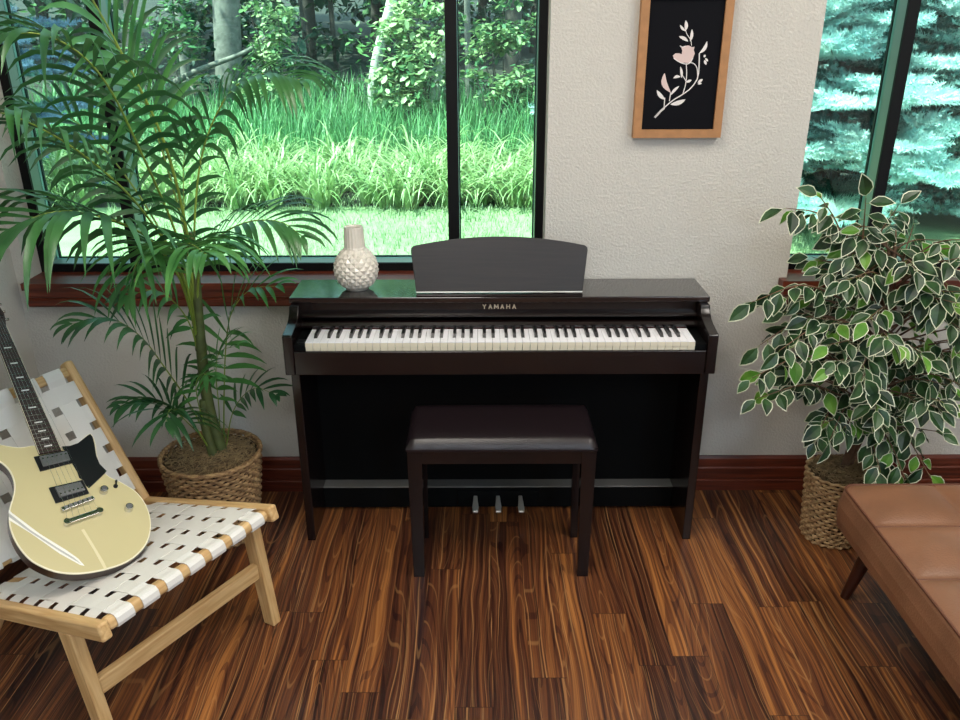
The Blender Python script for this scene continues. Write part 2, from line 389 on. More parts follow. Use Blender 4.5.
q = MB(); prof = [(-.18, .788), (-.222, .788), (-.229, .792), (-.229, .798), (-.222, .802), (-.203, .802), (-.203, .79), (-.18, .79)]
q.prism(prof[:6]+[(-.18, .802)], -.6495, .6495, MPIANO, lambda y, z, d: (d, y, z)); q.build('fallboard_lip', P, 0, auto=True)
bx('fallboard_recess', (-.6515, -.2, .757), (.6495, -.18, .788), MPIANO2, P)
q = MB(); prof = [(-.2, .757), (-.238, .757), (-.243, .762), (-.243, .768), (-.234, .775), (-.2, .778)]
q.prism(prof, -.6495, .6495, MPIANO, lambda y, z, d: (d, y, z)); q.build('key_cover_edge', P, 0, auto=True)
bx('felt_strip', (-.6125, -.236, .752), (.6125, -.22, .757), MFELT, P)
bx('keyslip', (-.6515, -.370, .646), (.6495, -.3575, .726), MPIANO, P, .003)
bx('key_bed', (-.6515, -.3575, .646), (.6495, -.03, .692), MPIANO2, P)
bx('back_panel', (-.6445, -.045, .03), (.6445, -.03, .83), MPIANO2, P)
bx('knee_board', (-.6445, -.10, .10), (.6445, -.088, .646), MPIANO2, P)
br = bx('bottom_rail', (-.6445, -.150, .012), (.6445, -.088, .096), MPIANO2, P, .002); bx('rail_glint', (-.6445, -.152, .0962), (.6445, -.10, .101), MRAILGLINT, br, .001)  # grey strip on top paints the light reflected along the rail
q = MB(); q.box((-.15, -.158, .018), (.15, -.150, .085), MPIANO2); q.build('pedal_box', P, .003)
for px in (-.083, 0, .083):
    q = MB(); pts = [(px, -.150, .060), (px, -.19, .060), (px, -.225, .055), (px, -.248, .052)]
    ws = [.007, .009, .012, .010]; vs = []
    for (x, y, z), wd in zip(pts, ws): vs += [(x-wd, y, z+.005), (x+wd, y, z+.005), (x+wd, y, z-.005), (x-wd, y, z-.005)]
    fs = [(i*4+k, i*4+(k+1) % 4, i*4+4+(k+1) % 4, i*4+4+k) for i in range(3) for k in range(4)] + [(0, 1, 2, 3), (12, 13, 14, 15)]
    q.add(vs, fs, MBRASS); q.build('pedal', P, .003)
# keys
KW = 1.232/52; y0k, y1k = -.356, -.232
white_types = 'ABCDEFG'; blk_after = {'A': .16, 'C': -.12, 'D': .12, 'F': -.16, 'G': 0}
for i in range(52):
    x = -.616 + i*KW
    q = MB(); q.box((x+.0006, y0k, .7365), (x+KW-.0006, y1k, .7525), MIVORY)
    q.box((x+.0008, y0k+.001, .7), (x+KW-.0008, y0k+.012, .7363), MKFRONT)
    q.add([(x+.0006, y0k-.0004, .7365), (x+KW-.0006, y0k-.0004, .7365), (x+KW-.0006, y0k-.0004, .7505), (x+.0006, y0k-.0004, .7505)], [(0, 1, 2, 3)], MKFRONT)
    q.build('white_key', P)
    L = white_types[i % 7]
    if L in blk_after and i < 51:
        c = x + KW + blk_after[L]*KW*.8; q = MB(); wd = .0052
        vs = []
        for yy, zz, ww in ((y1k, .7525, .0055), (y1k, .7645, .0045), (-.307, .764, .0043), (-.3185, .7525, .0052)): vs += [(c-ww, yy, zz), (c+ww, yy, zz)]
        q.add(vs, [(0, 1, 3, 2), (2, 3, 5, 4), (4, 5, 7, 6), (0, 2, 4, 6), (1, 7, 5, 3)], MEBONY); q.build('black_key', P)
# music rest: arched board leaning back
rb = at(500, 293, -.195); ang = radians(19)
def rest(x, h, d): return (x, -.195 + h*sin(ang) - d*cos(ang), .868 + h*cos(ang) + d*sin(ang)*1.0)
poly = [(-.272, 0), (.272, 0)]
rt = [(.288, .132), (.287, .142), (.278, .149)]; poly += rt
for i in range(1, 16):
    t = i/16; x = .278 - .556*t; poly.append((x, .149 + .029*(1-(x/.278)**2)))
poly += [(-.278, .149), (-.287, .142), (-.288, .132)]
q = MB(); q.prism(poly, 0, .012, MREST, rest); mrest = q.build('music_rest', P, .002)
q = MB(); q.prism([(-.271, -.004), (.271, -.004), (.271, 0), (-.271, 0)], 0.001, .011, mat('painted_rest_glint', (206, 202, 190), .35, metal=.6), rest); q.build('rest_glint', mrest, 0, auto=True)  # pale strip paints the reflected line at the foot of the rest
bx('music_ledge', (-.272, -.214, .855), (.272, -.178, .863), MPIANO, P, .002)
for hx in (-.2, .2): bx('music_rest_support', (hx-.02, -.17, .855), (hx+.02, -.155, .93), MPIANO2, P)
# lettering, strokes as thin raised bars
L5 = {'Y': [((0, 1), (.5, .5)), ((1, 1), (.5, .5)), ((.5, .5), (.5, 0))], 'A': [((0, 0), (.5, 1)), ((1, 0), (.5, 1)), ((.22, .36), (.78, .36))],
      'M': [((0, 0), (.08, 1)), ((.08, 1), (.5, .25)), ((.92, 1), (.5, .25)), ((1, 0), (.92, 1))], 'H': [((0, 0), (0, 1)), ((1, 0), (1, 1)), ((0, .5), (1, .5))]}
q = MB(); x = at(482.5, 308, -.204).x; hh = .0135
for i, ch in enumerate('YAMAHA'):
    wl = .0125 if ch == 'M' else .0095
    x0 = x + i*.0196 + (.0125-wl)/2
    for (a, b) in L5[ch]:
        p0 = Vector((x0+a[0]*wl, 0, .8115+a[1]*hh)); p1 = Vector((x0+b[0]*wl, 0, .8115+b[1]*hh)); d = (p1-p0).normalized(); nn = Vector((-d.z, 0, d.x))*.0015
        vs = [p0+nn-d*.0008, p0-nn-d*.0008, p1-nn+d*.0008, p1+nn+d*.0008]
        q.add([(v.x, -.2034, v.z) for v in vs]+[(v.x, -.2029, v.z) for v in vs], [(0, 1, 2, 3), (0, 1, 5, 4), (1, 2, 6, 5), (2, 3, 7, 6), (3, 0, 4, 7)], MGOLD)
o = q.build('lettering', P); o['label'] = 'pale YAMAHA lettering'

# ------------------------------------------------------------------ piano bench
bench = thing('piano_bench', (0, -.43, 0), 'dark piano bench with a padded black-brown seat in front of the piano', 'bench')
q = MB(); N1, N2 = 28, 16; x0, x1, y0, y1 = -.292, .296, -.563, -.296; vs = []; fs = []
def sup(t, p=5): return max(0, 1-abs(t)**p)**(1/p)
for j in range(N2+1):
    for i in range(N1+1):
        a = -1+2*i/N1; b = -1+2*j/N2; a = math.copysign(abs(a)**.7, a); b = math.copysign(abs(b)**.7, b)
        vs.append(((x0+x1)/2+a*(x1-x0)/2, (y0+y1)/2+b*(y1-y0)/2, .481+.034*(sup(a, 9)*sup(b, 6))**1.0))
for j in range(N2):
    for i in range(N1): k = j*(N1+1)+i; fs.append((k, k+1, k+N1+2, k+N1+1))
q.add(vs, fs, MLEATHERB, True); q.box((x0+.001, y0+.001, .474), (x1-.001, y1-.001, .481), MLEATHERB); q.build('padded_seat', bench)
q = MB(); q.box((x0+.008, y0+.012, .425), (x1-.008, y0+.034, .474), MPIANO); q.box((x0+.008, y1-.03, .425), (x1-.008, y1-.01, .474), MPIANO)
q.box((x0+.008, y0+.03, .425), (x0+.03, y1-.03, .474), MPIANO); q.box((x1-.03, y0+.03, .425), (x1-.008, y1-.03, .474), MPIANO); q.build('apron', bench)
for lx in (x0+.003, x1-.049):
    for ly in (-.555, -.337):
        q = MB(); t = .005
        vs = [(lx+t, ly+t, 0), (lx+.046-t, ly+t, 0), (lx+.046-t, ly+.038-t, 0), (lx+t, ly+.038-t, 0), (lx, ly, .474), (lx+.046, ly, .474), (lx+.046, ly+.038, .474), (lx, ly+.038, .474)]
        q.add(vs, [(0, 3, 2, 1), (4, 5, 6, 7), (0, 1, 5, 4), (1, 2, 6, 5), (2, 3, 7, 6), (3, 0, 4, 7)], MPIANO); q.build('leg', bench, .0015)

# ------------------------------------------------------------------ vase
vase = thing('ceramic_vase', (-.477, -.118, .8552), 'cream ceramic vase with quilted diamond body standing on the piano lid', 'vase')
vc = (-.477, -.118); q = MB(); NC, NR = 30, 11
def vr(t): # body radius by height 0..1 over .137 m
    T_ = [.0405, .0515, .0600, .0660, .0700, .0722, .0730, .0724, .0706, .0674, .0625, .0555, .0460, .0365]; k = min(12, int(t*13)); return T_[k]+(T_[k+1]-T_[k])*(t*13-k)-.002
def vp(i, j, e=0):
    a = 2*pi*i/NC; r = vr(j/NR)+e; return (vc[0]+r*cos(a), vc[1]+r*sin(a), .8552+.005+j/NR*.137)
for j in range(0, NR+1):
    for i in range(NC):
        if (i+j) % 2: 
            c = vp(i, j, .0055 if 0 < j < NR else 0); l = vp(i-1, j); r = vp(i+1, j); tpt = vp(i, min(NR, j+1)); bpt = vp(i, max(0, j-1))
            if j < NR: q.add([c, r, tpt], [(0, 1, 2)], MCERAM); q.add([c, tpt, l], [(0, 1, 2)], MCERAM)
            if j > 0: q.add([c, l, bpt], [(0, 1, 2)], MCERAM); q.add([c, bpt, r], [(0, 1, 2)], MCERAM)
q.lathe([(.0, 0), (.036, 0), (.0405, .0055)], MCERAM, 36, (vc[0], vc[1], .8552)); q.build('body', vase)
q = MB(); n = 60; vs = []; fs = []
prof = [(.0372, .141), (.0345, .147), (.0340, .160), (.0325, .185), (.0318, .209), (.0312, .2125)]
for r, z in prof:
    for k in range(n):
        rr = r*(1+(.025 if k % 3 == 0 else -.012)) if .146 < z < .211 else r
        vs.append((vc[0]+rr*cos(2*pi*k/n), vc[1]+rr*sin(2*pi*k/n), .8552+z))
for i in range(len(prof)-1):
    for k in range(n): fs.append((i*n+k, i*n+(k+1) % n, (i+1)*n+(k+1) % n, (i+1)*n+k))
q.add(vs, fs, MCERAM, False)
q.lathe([(.0312, .2125), (.028, .2125), (.027, .205), (.028, .16)], MCERAM, 40, (vc[0], vc[1], .8552)); q.lathe([(.028, .17), (0, .168)], MCERAMIN, 24, (vc[0], vc[1], .8552)); q.build('neck', vase)

# ------------------------------------------------------------------ framed print
yF = -.030
fx0, fx1 = at(633, 138, yF).x, at(720.5, 138, yF).x; fz0 = at(660, 138, yF).z; fz1 = fz0+.438; bw = .026
pic = thing('framed_print', ((fx0+fx1)/2, -.015, fz0), 'oak framed print of a white flower on black on the wall', 'picture')
q = MB()
def mitre(q, o, i, y0, y1, mt):
    for k in range(4):
        a, b, c, d = o[k], o[(k+1) % 4], i[(k+1) % 4], i[k]
        vs = [(p[0], y0, p[1]) for p in (a, b, c, d)] + [(p[0], y1, p[1]) for p in (a, b, c, d)]
        q.add(vs, [(0, 1, 2, 3), (4, 7, 6, 5), (0, 4, 5, 1), (1, 5, 6, 2), (2, 6, 7, 3), (3, 7, 4, 0)], mt)
mitre(q, [(fx0, fz0), (fx1, fz0), (fx1, fz1), (fx0, fz1)], [(fx0+bw, fz0+bw), (fx1-bw, fz0+bw), (fx1-bw, fz1-bw), (fx0+bw, fz1-bw)], yF, -.001, MOAK)
q.build('frame', pic, 0, auto=True)
yC = -.021; bx('print', (fx0+bw, yC, fz0+bw), (fx1-bw, yC+.012, fz1-bw), MCANVAS, pic)
def art(pts, mt, q, dy=0):
    # pts in crop pixels of the print (600+x/4.5, y/4.5)
    vs = [at(600+x/4.5, y/4.5, yC-.0008-dy) for x, y in pts]; q.add(vs, [tuple(range(len(vs)))], mt)
def leafp(q, a, b, wd, mt, bend=0, n=6):
    a = Vector(a); b = Vector(b); d = b-a; nn = Vector((-d.y, d.x)).normalized(); L = []; R = []
    for i in range(n+1):
        t = i/n; c = a+d*t+nn*bend*sin(pi*t); h = wd*sin(pi*min(1, t*.95+.03))**.8*.5; L.append(c+nn*h); R.append(c-nn*h)
    art([tuple(p) for p in L+R[::-1]], mt, q)
def strokep(q, pts, wd, mt, dy=0.0002):
    P2 = [Vector(p+(0,)) for p in pts]; S = spline(P2, 14)
    for i in range(13):
        a, b = S[i], S[i+1]; d = (b-a).normalized(); nn = Vector((-d.y, d.x, 0))*wd*.5
        art([(a+nn).to_2d().to_tuple(), (b+nn).to_2d().to_tuple(), (b-nn).to_2d().to_tuple(), (a-nn).to_2d().to_tuple()], mt, q, dy)
q = MB()
strokep(q, [(246, 528), (285, 488), (330, 450), (372, 425), (410, 395), (440, 350), (446, 290), (447, 240)], 5, MWHITEP)
strokep(q, [(246, 529), (262, 512), (275, 498), (290, 486)], 9, MWHITEP)
strokep(q, [(372, 425), (385, 380), (390, 330), (388, 285)], 4, MWHITEP)
strokep(q, [(390, 370), (378, 350), (365, 330)], 3.5, MWHITEP); strokep(q, [(440, 350), (436, 305), (420, 285), (400, 282)], 4, MWHITEP)
strokep(q, [(288, 486), (290, 460), (292, 440)], 4, MWHITEP); strokep(q, [(312, 455), (316, 430), (318, 415)], 4, MWHITEP)
strokep(q, [(412, 205), (408, 180), (392, 155), (385, 135)], 3, MWHITEP)
for a, b, wd, mt, bd in (((385, 138), (386, 92), 16, MWHITEP, 3), ((384, 140), (360, 112), 12, MWHITEP, -2), ((396, 186), (356, 164), 16, MWHITEP, 3), ((406, 186), (414, 132), 14, MWHITEP, 3),
        ((447, 240), (482, 186), 15, MWHITEP, 8), ((470, 270), (478, 292), 12, MWHITEP, 0), ((474, 262), (486, 276), 10, MWHITEP, 0), ((468, 258), (474, 246), 10, MWHITEP, 0),
        ((316, 415), (290, 330), 26, MPINKP, -14), ((318, 428), (356, 388), 12, MWHITEP, -3), ((292, 448), (256, 406), 18, MWHITEP, -4), ((318, 470), (384, 448), 20, MWHITEP, 4),
        ((368, 350), (362, 300), 12, MWHITEP, 2), ((362, 345), (330, 352), 13, MWHITEP, 4), ((388, 370), (412, 360), 12, MWHITEP, 0), ((440, 372), (462, 356), 12, MWHITEP, 0), ((440, 378), (458, 374), 9, MWHITEP, 0)):
    leafp(q, a, b, wd, mt, bd)
art([(366, 212), (382, 207), (398, 204), (414, 212), (426, 210), (422, 226), (427, 240), (420, 258), (412, 278), (396, 284), (380, 282), (366, 284), (348, 274), (332, 262), (328, 250), (340, 240), (356, 240), (368, 244), (370, 228)], MPINKP, q)
strokep(q, [(366, 212), (360, 206), (372, 212), (385, 207)], 4, MWHITEP); strokep(q, [(332, 262), (352, 276), (375, 286), (400, 286), (418, 262)], 4, MWHITEP)
q.build('flower_motif', pic)

# ------------------------------------------------------------------ lounge chair with woven straps
CA = Vector((-.6417, -.7768, .4292)); psi = -.513; CW = .5822; SL = .2565; AR = .5581; TB = .5556; BL = .482
cf = Vector((cos(psi), sin(psi), 0)); cs = Vector((sin(psi), -cos(psi), 0)); cz = Vector((0, 0, 1))
sb = (-cf - cz*SL).normalized()           # along the seat towards the back
sn = cs.cross(sb); sn = sn if sn.z > 0 else -sn
def Sp(a, b, h=0): return CA + sb*a + cs*b + sn*h
ub = (-cf*sin(TB) + cz*cos(TB)); bn_ = (cf*cos(TB) + cz*sin(TB)); B0 = CA - cf*AR - cz*SL*AR
def Bp(l, b, h=0): return B0 + ub*l + cs*b + bn_*h
chair = thing('lounge_chair', (-1.05, -.95, 0), 'low ash wood lounge chair with woven white leather strap seat and back, holding the guitar', 'chair')
def obox(q, fn, a, b, mt):
    (x0, y0, z0), (x1, y1, z1) = a, b
    vs = [fn(*p) for p in ((x0,y0,z0),(x1,y0,z0),(x1,y1,z0),(x0,y1,z0),(x0,y0,z1),(x1,y0,z1),(x1,y1,z1),(x0,y1,z1))]
    q.add(vs, [(0,3,2,1),(4,5,6,7),(0,1,5,4),(1,2,6,5),(2,3,7,6),(3,0,4,7)], mt)
def wbox(name, fn, a, b, bev=.005, mt=None):
    # wooden member modelled along its own local X so that the grain follows it
    q = MB(); obox(q, fn, a, b, mt or MASH); return q.build(name, chair, bev, 3)
def member(name, p0, p1, up, wd, ht, bev=.005, wd2=None, ht2=None, cut=None):
    """bar from p0 to p1; own origin so the grain runs along it"""
    d = (p1-p0); L = d.length; x = d.normalized(); y = up.cross(x).normalized(); z = x.cross(y)
    wd2 = wd2 or wd; ht2 = ht2 or ht; q = MB()
    vs = [(0, -wd/2, -ht/2), (0, wd/2, -ht/2), (0, wd/2, ht/2), (0, -wd/2, ht/2), (L, -wd2/2, -ht2/2), (L, wd2/2, -ht2/2), (L, wd2/2, ht2/2), (L, -wd2/2, ht2/2)]
    if cut is not None: # cut the end flush with the floor
        M = Matrix((x, y, z)).transposed()
        for k in range(4, 8):
            P3 = p0 + M @ Vector(vs[k]); t = P3.z/(-x.z); P3 = P3 + x*t; vs[k] = tuple(M.transposed() @ (P3-p0))
    q.add(vs, [(0,3,2,1),(4,5,6,7),(0,1,5,4),(1,2,6,5),(2,3,7,6),(3,0,4,7)], MASH)
    o = q.build(name, None, bev, 3); Mx = Matrix((x, y, z)).transposed().to_4x4(); Mx.translation = p0
    o.parent = chair; o.matrix_parent_inverse = Matrix.Translation(-chair.location); o.matrix_basis = Mx; return o
RW, RH = .029, .046
for b in (RW/2, CW-RW/2):
    member('seat_rail', Sp(0, b, -RH/2), Sp(.60, b, -RH/2), sn, RW, RH, .007)
member('front_rail', Sp(.026, RW, -.021), Sp(.026, CW-RW, -.021), sn, .034, .032, .011)
member('rear_rail', Sp(.565, RW, -.028), Sp(.565, CW-RW, -.028), sn, .03, .032, .006)
for b in (RW/2, CW-RW/2):
    member('back_post', Bp(-.03, b, -.012), Bp(BL+.012, b, -.012), bn_, RW, .044, .010)
member('top_rail', Bp(BL-.02, RW, -.006), Bp(BL-.02, CW-RW, -.006), bn_, .032, .026, .008)
member('back_cross_rail', Bp(.045, RW, -.012), Bp(.045, CW-RW, -.012), bn_, .034, .026, .006)
legs = []
for b, aa in ((.016, 0), (CW-.016, .045)):
    top = Sp(.115+aa, b, -RH+.004); foot = CA - cf*(.055+aa*.6) + cs*b; foot.z = 0
    member('leg', top, foot, cs, .05, .032, .004, .04, .032, cut=True); legs.append((top, foot))
    top = Sp(.50, b, -RH+.004); foot = CA - cf*.66 + cs*b; foot.z = 0
    member('leg', top, foot, cs, .05, .032, .004, .04, .032, cut=True)
s0 = legs[0][0].lerp(legs[0][1], .47); s1 = legs[1][0].lerp(legs[1][1], .50)
member('stretcher', s0+cs*.016, s1-cs*.016, Vector((0, 0, 1)), .024, .05, .004)
# straps
def ribbon(path, across, wd, th, name, nrmf):
    q = MB(); vs = []; n = len(path)
    for i, p in enumerate(path):
        t = (path[min(i+1, n-1)]-path[max(i-1, 0)]).normalized(); nn = across.cross(t).normalized()
        if nn.dot(nrmf) < 0 and i == 0: pass
        for sx, sz in ((-1, -1), (1, -1), (1, 1), (-1, 1)): vs.append(p + across*wd/2*sx + nn*th/2*sz)
    fs = [(i*4+k, i*4+(k+1) % 4, i*4+4+(k+1) % 4, i*4+4+k) for i in range(n-1) for k in range(4)] + [(0, 1, 2, 3), (n*4-4, n*4-3, n*4-2, n*4-1)]
    q.add(vs, fs, MSTRAP, True); o = q.build(name, chair, 0, auto=True)
    for i, pl in enumerate(o.data.polygons): pl.use_smooth = False
    return o
def weave(fn, i, long_c, cross, amp, sgn, ends):
    """path that goes over and under at the cross centres"""
    pts = [fn(c, long_c, h) for c, h in ends[0]]
    for j, c in enumerate(cross):
        h = amp*(1 if (i+j+sgn) % 2 else -1)
        pts += [fn(c-.019, long_c, h), fn(c+.019, long_c, h)]
        if j < len(cross)-1: pass
    pts += [fn(c, long_c, h) for c, h in ends[1]]; return pts
SW, SG = .0485, .0175; amp = .0009
inner0, inner1 = RW, CW-RW
nl = 7; pit = (inner1-inner0)/(nl+.25); longs = [inner0+pit*(i+.5+.125) for i in range(nl)]; longw = pit*.66
nc = 7; cpit = .066; crosses = [.075+cpit*j for j in range(nc)]
for i, b in enumerate(longs):
    ends = ([(.05, -.038), (.03, -.0395), (.010, -.036), (.0065, -.028), (.0065, -.014), (.012, -.0055), (.022, -.003), (.04, -.0035)], [(.545, -.008), (.575, -.01), (.583, -.02), (.583, -.04)])
    ribbon(weave(lambda c, b_, h: Sp(c, b_, h-.0), i, b, crosses, amp, 0, ends), cs, longw, .0014, 'seat_strap', sn)
for j, c in enumerate(crosses):
    ends = ([(inner0-.001, -.006), (inner0+.006, -.003)], [(inner1-.006, -.003), (inner1+.001, -.006)])
    fn = lambda b_, c_, h: Sp(c_, b_, h)
    ribbon(weave(fn, j, c, longs, amp, 1, ends), sb, .0450, .0014, 'seat_strap', sn)
nb = 6; bpit = (inner1-inner0)/(nb+.3); bl = [inner0+bpit*(i+.65) for i in range(nb)]
nh = 5; hpit = .083; hc = [BL-.082-hpit*j for j in range(nh)][::-1]
for i, b in enumerate(bl):
    ends = ([(.045, -.028), (.028, -.022), (.026, -.002), (.036, .004), (.055, .002)], [(BL-.035, .008), (BL-.018, .0095), (BL-.003, .006), (BL-.001, -.008), (BL-.006, -.021), (BL-.03, -.021)])
    ribbon(weave(lambda c, b_, h: Bp(c, b_, h+.004), i, b, hc, .0018, 0, ends), cs, bpit*.68, .0018, 'back_strap', bn_)
for j, c in enumerate(hc):
    ends = ([(inner0-.001, -.002), (inner0+.006, .0)], [(inner1-.006, .0), (inner1+.001, -.002)])
    ribbon(weave(lambda b_, c_, h: Bp(c_, b_, h+.004), j, c, bl, .0018, 1, ends), ub, .057, .0018, 'back_strap', bn_)

# ------------------------------------------------------------------ electric guitar
GM = Matrix(((.691, -.5795, .4321), (.7089, .6601, -.2483), (-.1413, .4779, .8669))); GO = Vector((-1.1336, -.9088, .5128))
gx = Vector(GM.col[0]).normalized(); gy = Vector(GM.col[1]); gy = (gy-gx*gy.dot(gx)).normalized(); gz = gx.cross(gy)
def G(x, y, z=0): return GO + gx*x + gy*y + gz*z
def gp(u, v):   # where the photo's ray meets the guitar's top
    d = _rt*((u-480)/F_PX) + _up*(-(v-360)/F_PX) + _fw; t = (GO-CAM).dot(gz)/d.dot(gz); p = CAM+d*t-GO; return (p.dot(gx), p.dot(gy))
guitar = thing('electric_guitar', G(0, -.19, -.045), 'cream double-cutaway electric guitar with black pickguard and silver stripes leaning on the lounge chair', 'guitar')
body = [(58,447),(66,446.5),(75,444.5),(82,439),(87,434.5),(91,433.5),(94,437),(96,444),(97,452),(99,461),(103,470),(110,476.5),(118,480),(127,485),(136,491),(143,499),(148,508),(151,519),(151,530),(148,541),(142,550),(132,559),(119,565.5),(104,570),(88,573),(72,574),(56,572),(42,567),(30,560),(20,549),(13,537),(9,524),(9,510),(12,499),(14,490),(13.5,481),(10,472),(4,465),(-4,460),(-14,457),(-23,452),(-27,445),(-24,440),(-16,440),(-5,443),(8,445.5),(20,447),(32,445)]
bp2 = [gp(*p) for p in body]; S2 = spline([Vector((x, y, 0)) for x, y in bp2], 150); poly = [(p.x, p.y) for p in S2]
cxm = sum(p[0] for p in poly)/len(poly); cym = sum(p[1] for p in poly)/len(poly)
q = MB(); n = len(poly)
def ins(k, e): # inset along the local normal
    a = Vector(poly[(k-1) % n]); b = Vector(poly[(k+1) % n]); d = (b-a).normalized(); nn = Vector((-d.y, d.x)); c = Vector(poly[k])
    s_ = 1 if area2 < 0 else -1
    return c - nn*s_*e
area2 = sum(poly[i][0]*poly[(i+1) % n][1]-poly[(i+1) % n][0]*poly[i][1] for i in range(n))
rings = [([ins(k, .0035) for k in range(n)], 0, MGUITAR), ([ins(k, .001) for k in range(n)], -.0006, MGBIND), ([ins(k, 0) for k in range(n)], -.003, MGBIND), ([ins(k, 0) for k in range(n)], -.006, MGSIDE),
         ([ins(k, 0) for k in range(n)], -.030, MGSIDE), ([ins(k, .004) for k in range(n)], -.037, MGSIDE), ([ins(k, .012) for k in range(n)], -.041, MGSIDE)]
q.add([G(p.x, p.y, 0) for p in rings[0][0]], [tuple(range(n))], MGUITAR)
for r0, r1 in zip(rings, rings[1:]):
    q.add([G(p.x, p.y, r0[1]) for p in r0[0]] + [G(p.x, p.y, r1[1]) for p in r1[0]], [(k, (k+1) % n, n+(k+1) % n, n+k) for k in range(n)], r1[2])
q.add([G(p.x, p.y, -.041) for p in rings[-1][0]], [tuple(range(n))[::-1]], MGSIDE)
gb = q.build('body', guitar, 0, auto=True)
def stripe(pts, mt, z, name='racing_stripe'):
    q = MB(); q.prism([gp(*p) for p in pts], z, z+.0004, mt, lambda x, y, d: G(x, y, d)); return q.build(name, guitar, 0, auto=True)
stripe([(8.6, 509.5), (12, 513), (40, 534), (66, 550), (78, 558.5), (83.5, 564.5), (84.5, 566), (80, 565), (60, 554), (30, 533), (8.8, 520)], MSTRIPEW, .0002)
stripe([(8.8, 513.2), (30, 530), (56, 547), (74, 558), (81, 564), (60, 551.5), (30, 532), (8.8, 516.8)], MSTRIPE, .0007)
stripe([(81, 530), (84, 529), (104, 562), (107, 568.5), (104, 569), (94, 551)], mat('pale_cream_stripe', (226, 214, 172), .25), .0002)
# pickguard
pg = [(62,447),(70,446.4),(78,443.6),(85,438),(90,434.6),(92.5,437.5),(94.5,446),(96,456),(99.5,464.5),(106.5,471.5),(105,473.5),(89,488.5),(85.5,485.5),(83,480.5),(79,478),(77,472),(71.5,463),(69.5,454),(63,449.5)]
q = MB(); q.prism([gp(*p) for p in pg], .0005, .0028, MPICKG, lambda x, y, d: G(x, y, d))
o = q.build('pickguard', guitar, 0, auto=True)
q = MB()
for u, v in ((90, 436.5), (105, 472), (88.5, 487), (64, 449)):
    x, y = gp(u, v); q.tube([G(x, y, .0028), G(x, y, .004)], .0022, MCHROME, 10)
q.build('pickguard_screw', guitar)
def quadpart(name, c4, z0, z1, mt, bev=.001):
    q = MB(); q.prism([gp(*p) for p in c4], z0, z1, mt, lambda x, y, d: G(x, y, d)); return q.build(name, guitar, bev)
# fretboard and neck direction from photo
nb0 = (Vector(gp(38, 457))+Vector(gp(61, 448)))/2; nm = (Vector(gp(14.5, 388))+Vector(gp(26, 375)))/2
nd = (nm-nb0).normalized(); ns = Vector((nd.y, -nd.x))
def Nk(l, s_, z): p = nb0+nd*l+ns*s_; return G(p.x, p.y, z)
NL = .500
def hw(l): return .0285-(l/NL)*.007
for tag_, corners, inner in (('neck', ((33.5, 457.5), (68.5, 450.5), (72.5, 463.5), (40, 472)), ((39, 458.5), (66.5, 453), (70, 461.5), (43, 468))),
                             ('bridge', ((48.5, 488.5), (82.5, 480.5), (89, 494), (55.5, 504)), ((54.5, 489.5), (80, 483.5), (85, 491.5), (59.5, 499)))):
    ring = quadpart('pickup', corners, .0005, .004, MPICKG)
    cov = quadpart('pickup_cover', inner, .004, .009, MPUGRILL); cov.parent = ring
    cov.matrix_parent_inverse = Matrix.Identity(4)
    a, b, c, d = [Vector(gp(*p)) for p in inner]; q = MB()
    for k in range(6):
        t = (k+.5)/6; p = a.lerp(b, t).lerp(d.lerp(c, t), .28 if tag_ == 'neck' else .72); q.tube([G(p.x, p.y, .009), G(p.x, p.y, .0102)], .0024, MCHROME, 8)
    o = q.build('pole_pieces'); o.parent = ring
def bar(name, a, b, w_, z0, z1, mt, ends=0):
    a = Vector(gp(*a)); b = Vector(gp(*b)); d = (b-a).normalized(); nn = Vector((-d.y, d.x))*w_/2; q = MB()
    q.prism([tuple(a+nn), tuple(a-nn), tuple(b-nn), tuple(b+nn)], z0, z1, mt, lambda x, y, dd: G(x, y, dd)); o = q.build(name, guitar, .002)
    if ends:
        q = MB()
        for p in (a+d*.004, b-d*.004): q.tube([G(p.x, p.y, .001), G(p.x, p.y, z1+.002)], ends, MCHROME, 16)
        e = q.build('mounting_stud'); e.parent = o
    return o
brd = bar('bridge', (61, 511.5), (93.5, 499.5), .013, .004, .011, MCHROME)
q = MB(); a = Vector(gp(61, 511.5)); b = Vector(gp(93.5, 499.5))
for k in range(6):
    p = a.lerp(b, .14+k*.144); q.box((-.004, -.0045, .011), (.004, .0045, .0135), MPUGRILL, Matrix.Translation(G(p.x, p.y, 0)) @ Matrix((gx, gy, gz)).transposed().to_4x4())
e = q.build('saddles'); e.parent = brd
bar('tailpiece', (65, 524.5), (100.5, 512.5), .014, .003, .012, MCHROME, .0085)
for u, v in ((103.5, 491.5), (128.5, 509)):
    x, y = gp(u, v); q = MB(); q.tube([G(x, y, 0), G(x, y, .004), G(x, y, .014), G(x, y, .0155)], [.0115, .0112, .0102, .009], MCHROME, 24); q.tube([G(x, y, .0155), G(x, y, .0160)], .0075, MPUGRILL, 20); q.build('control_knob', guitar)
x, y = gp(115.5, 486.5); q = MB(); q.tube([G(x, y, 0), G(x, y, .004)], .006, MPICKG, 14); q.tube([G(x, y, .004), G(x+.001, y+.006, .02)], [.002, .0035], MPICKG, 10); q.build('pickup_selector', guitar)
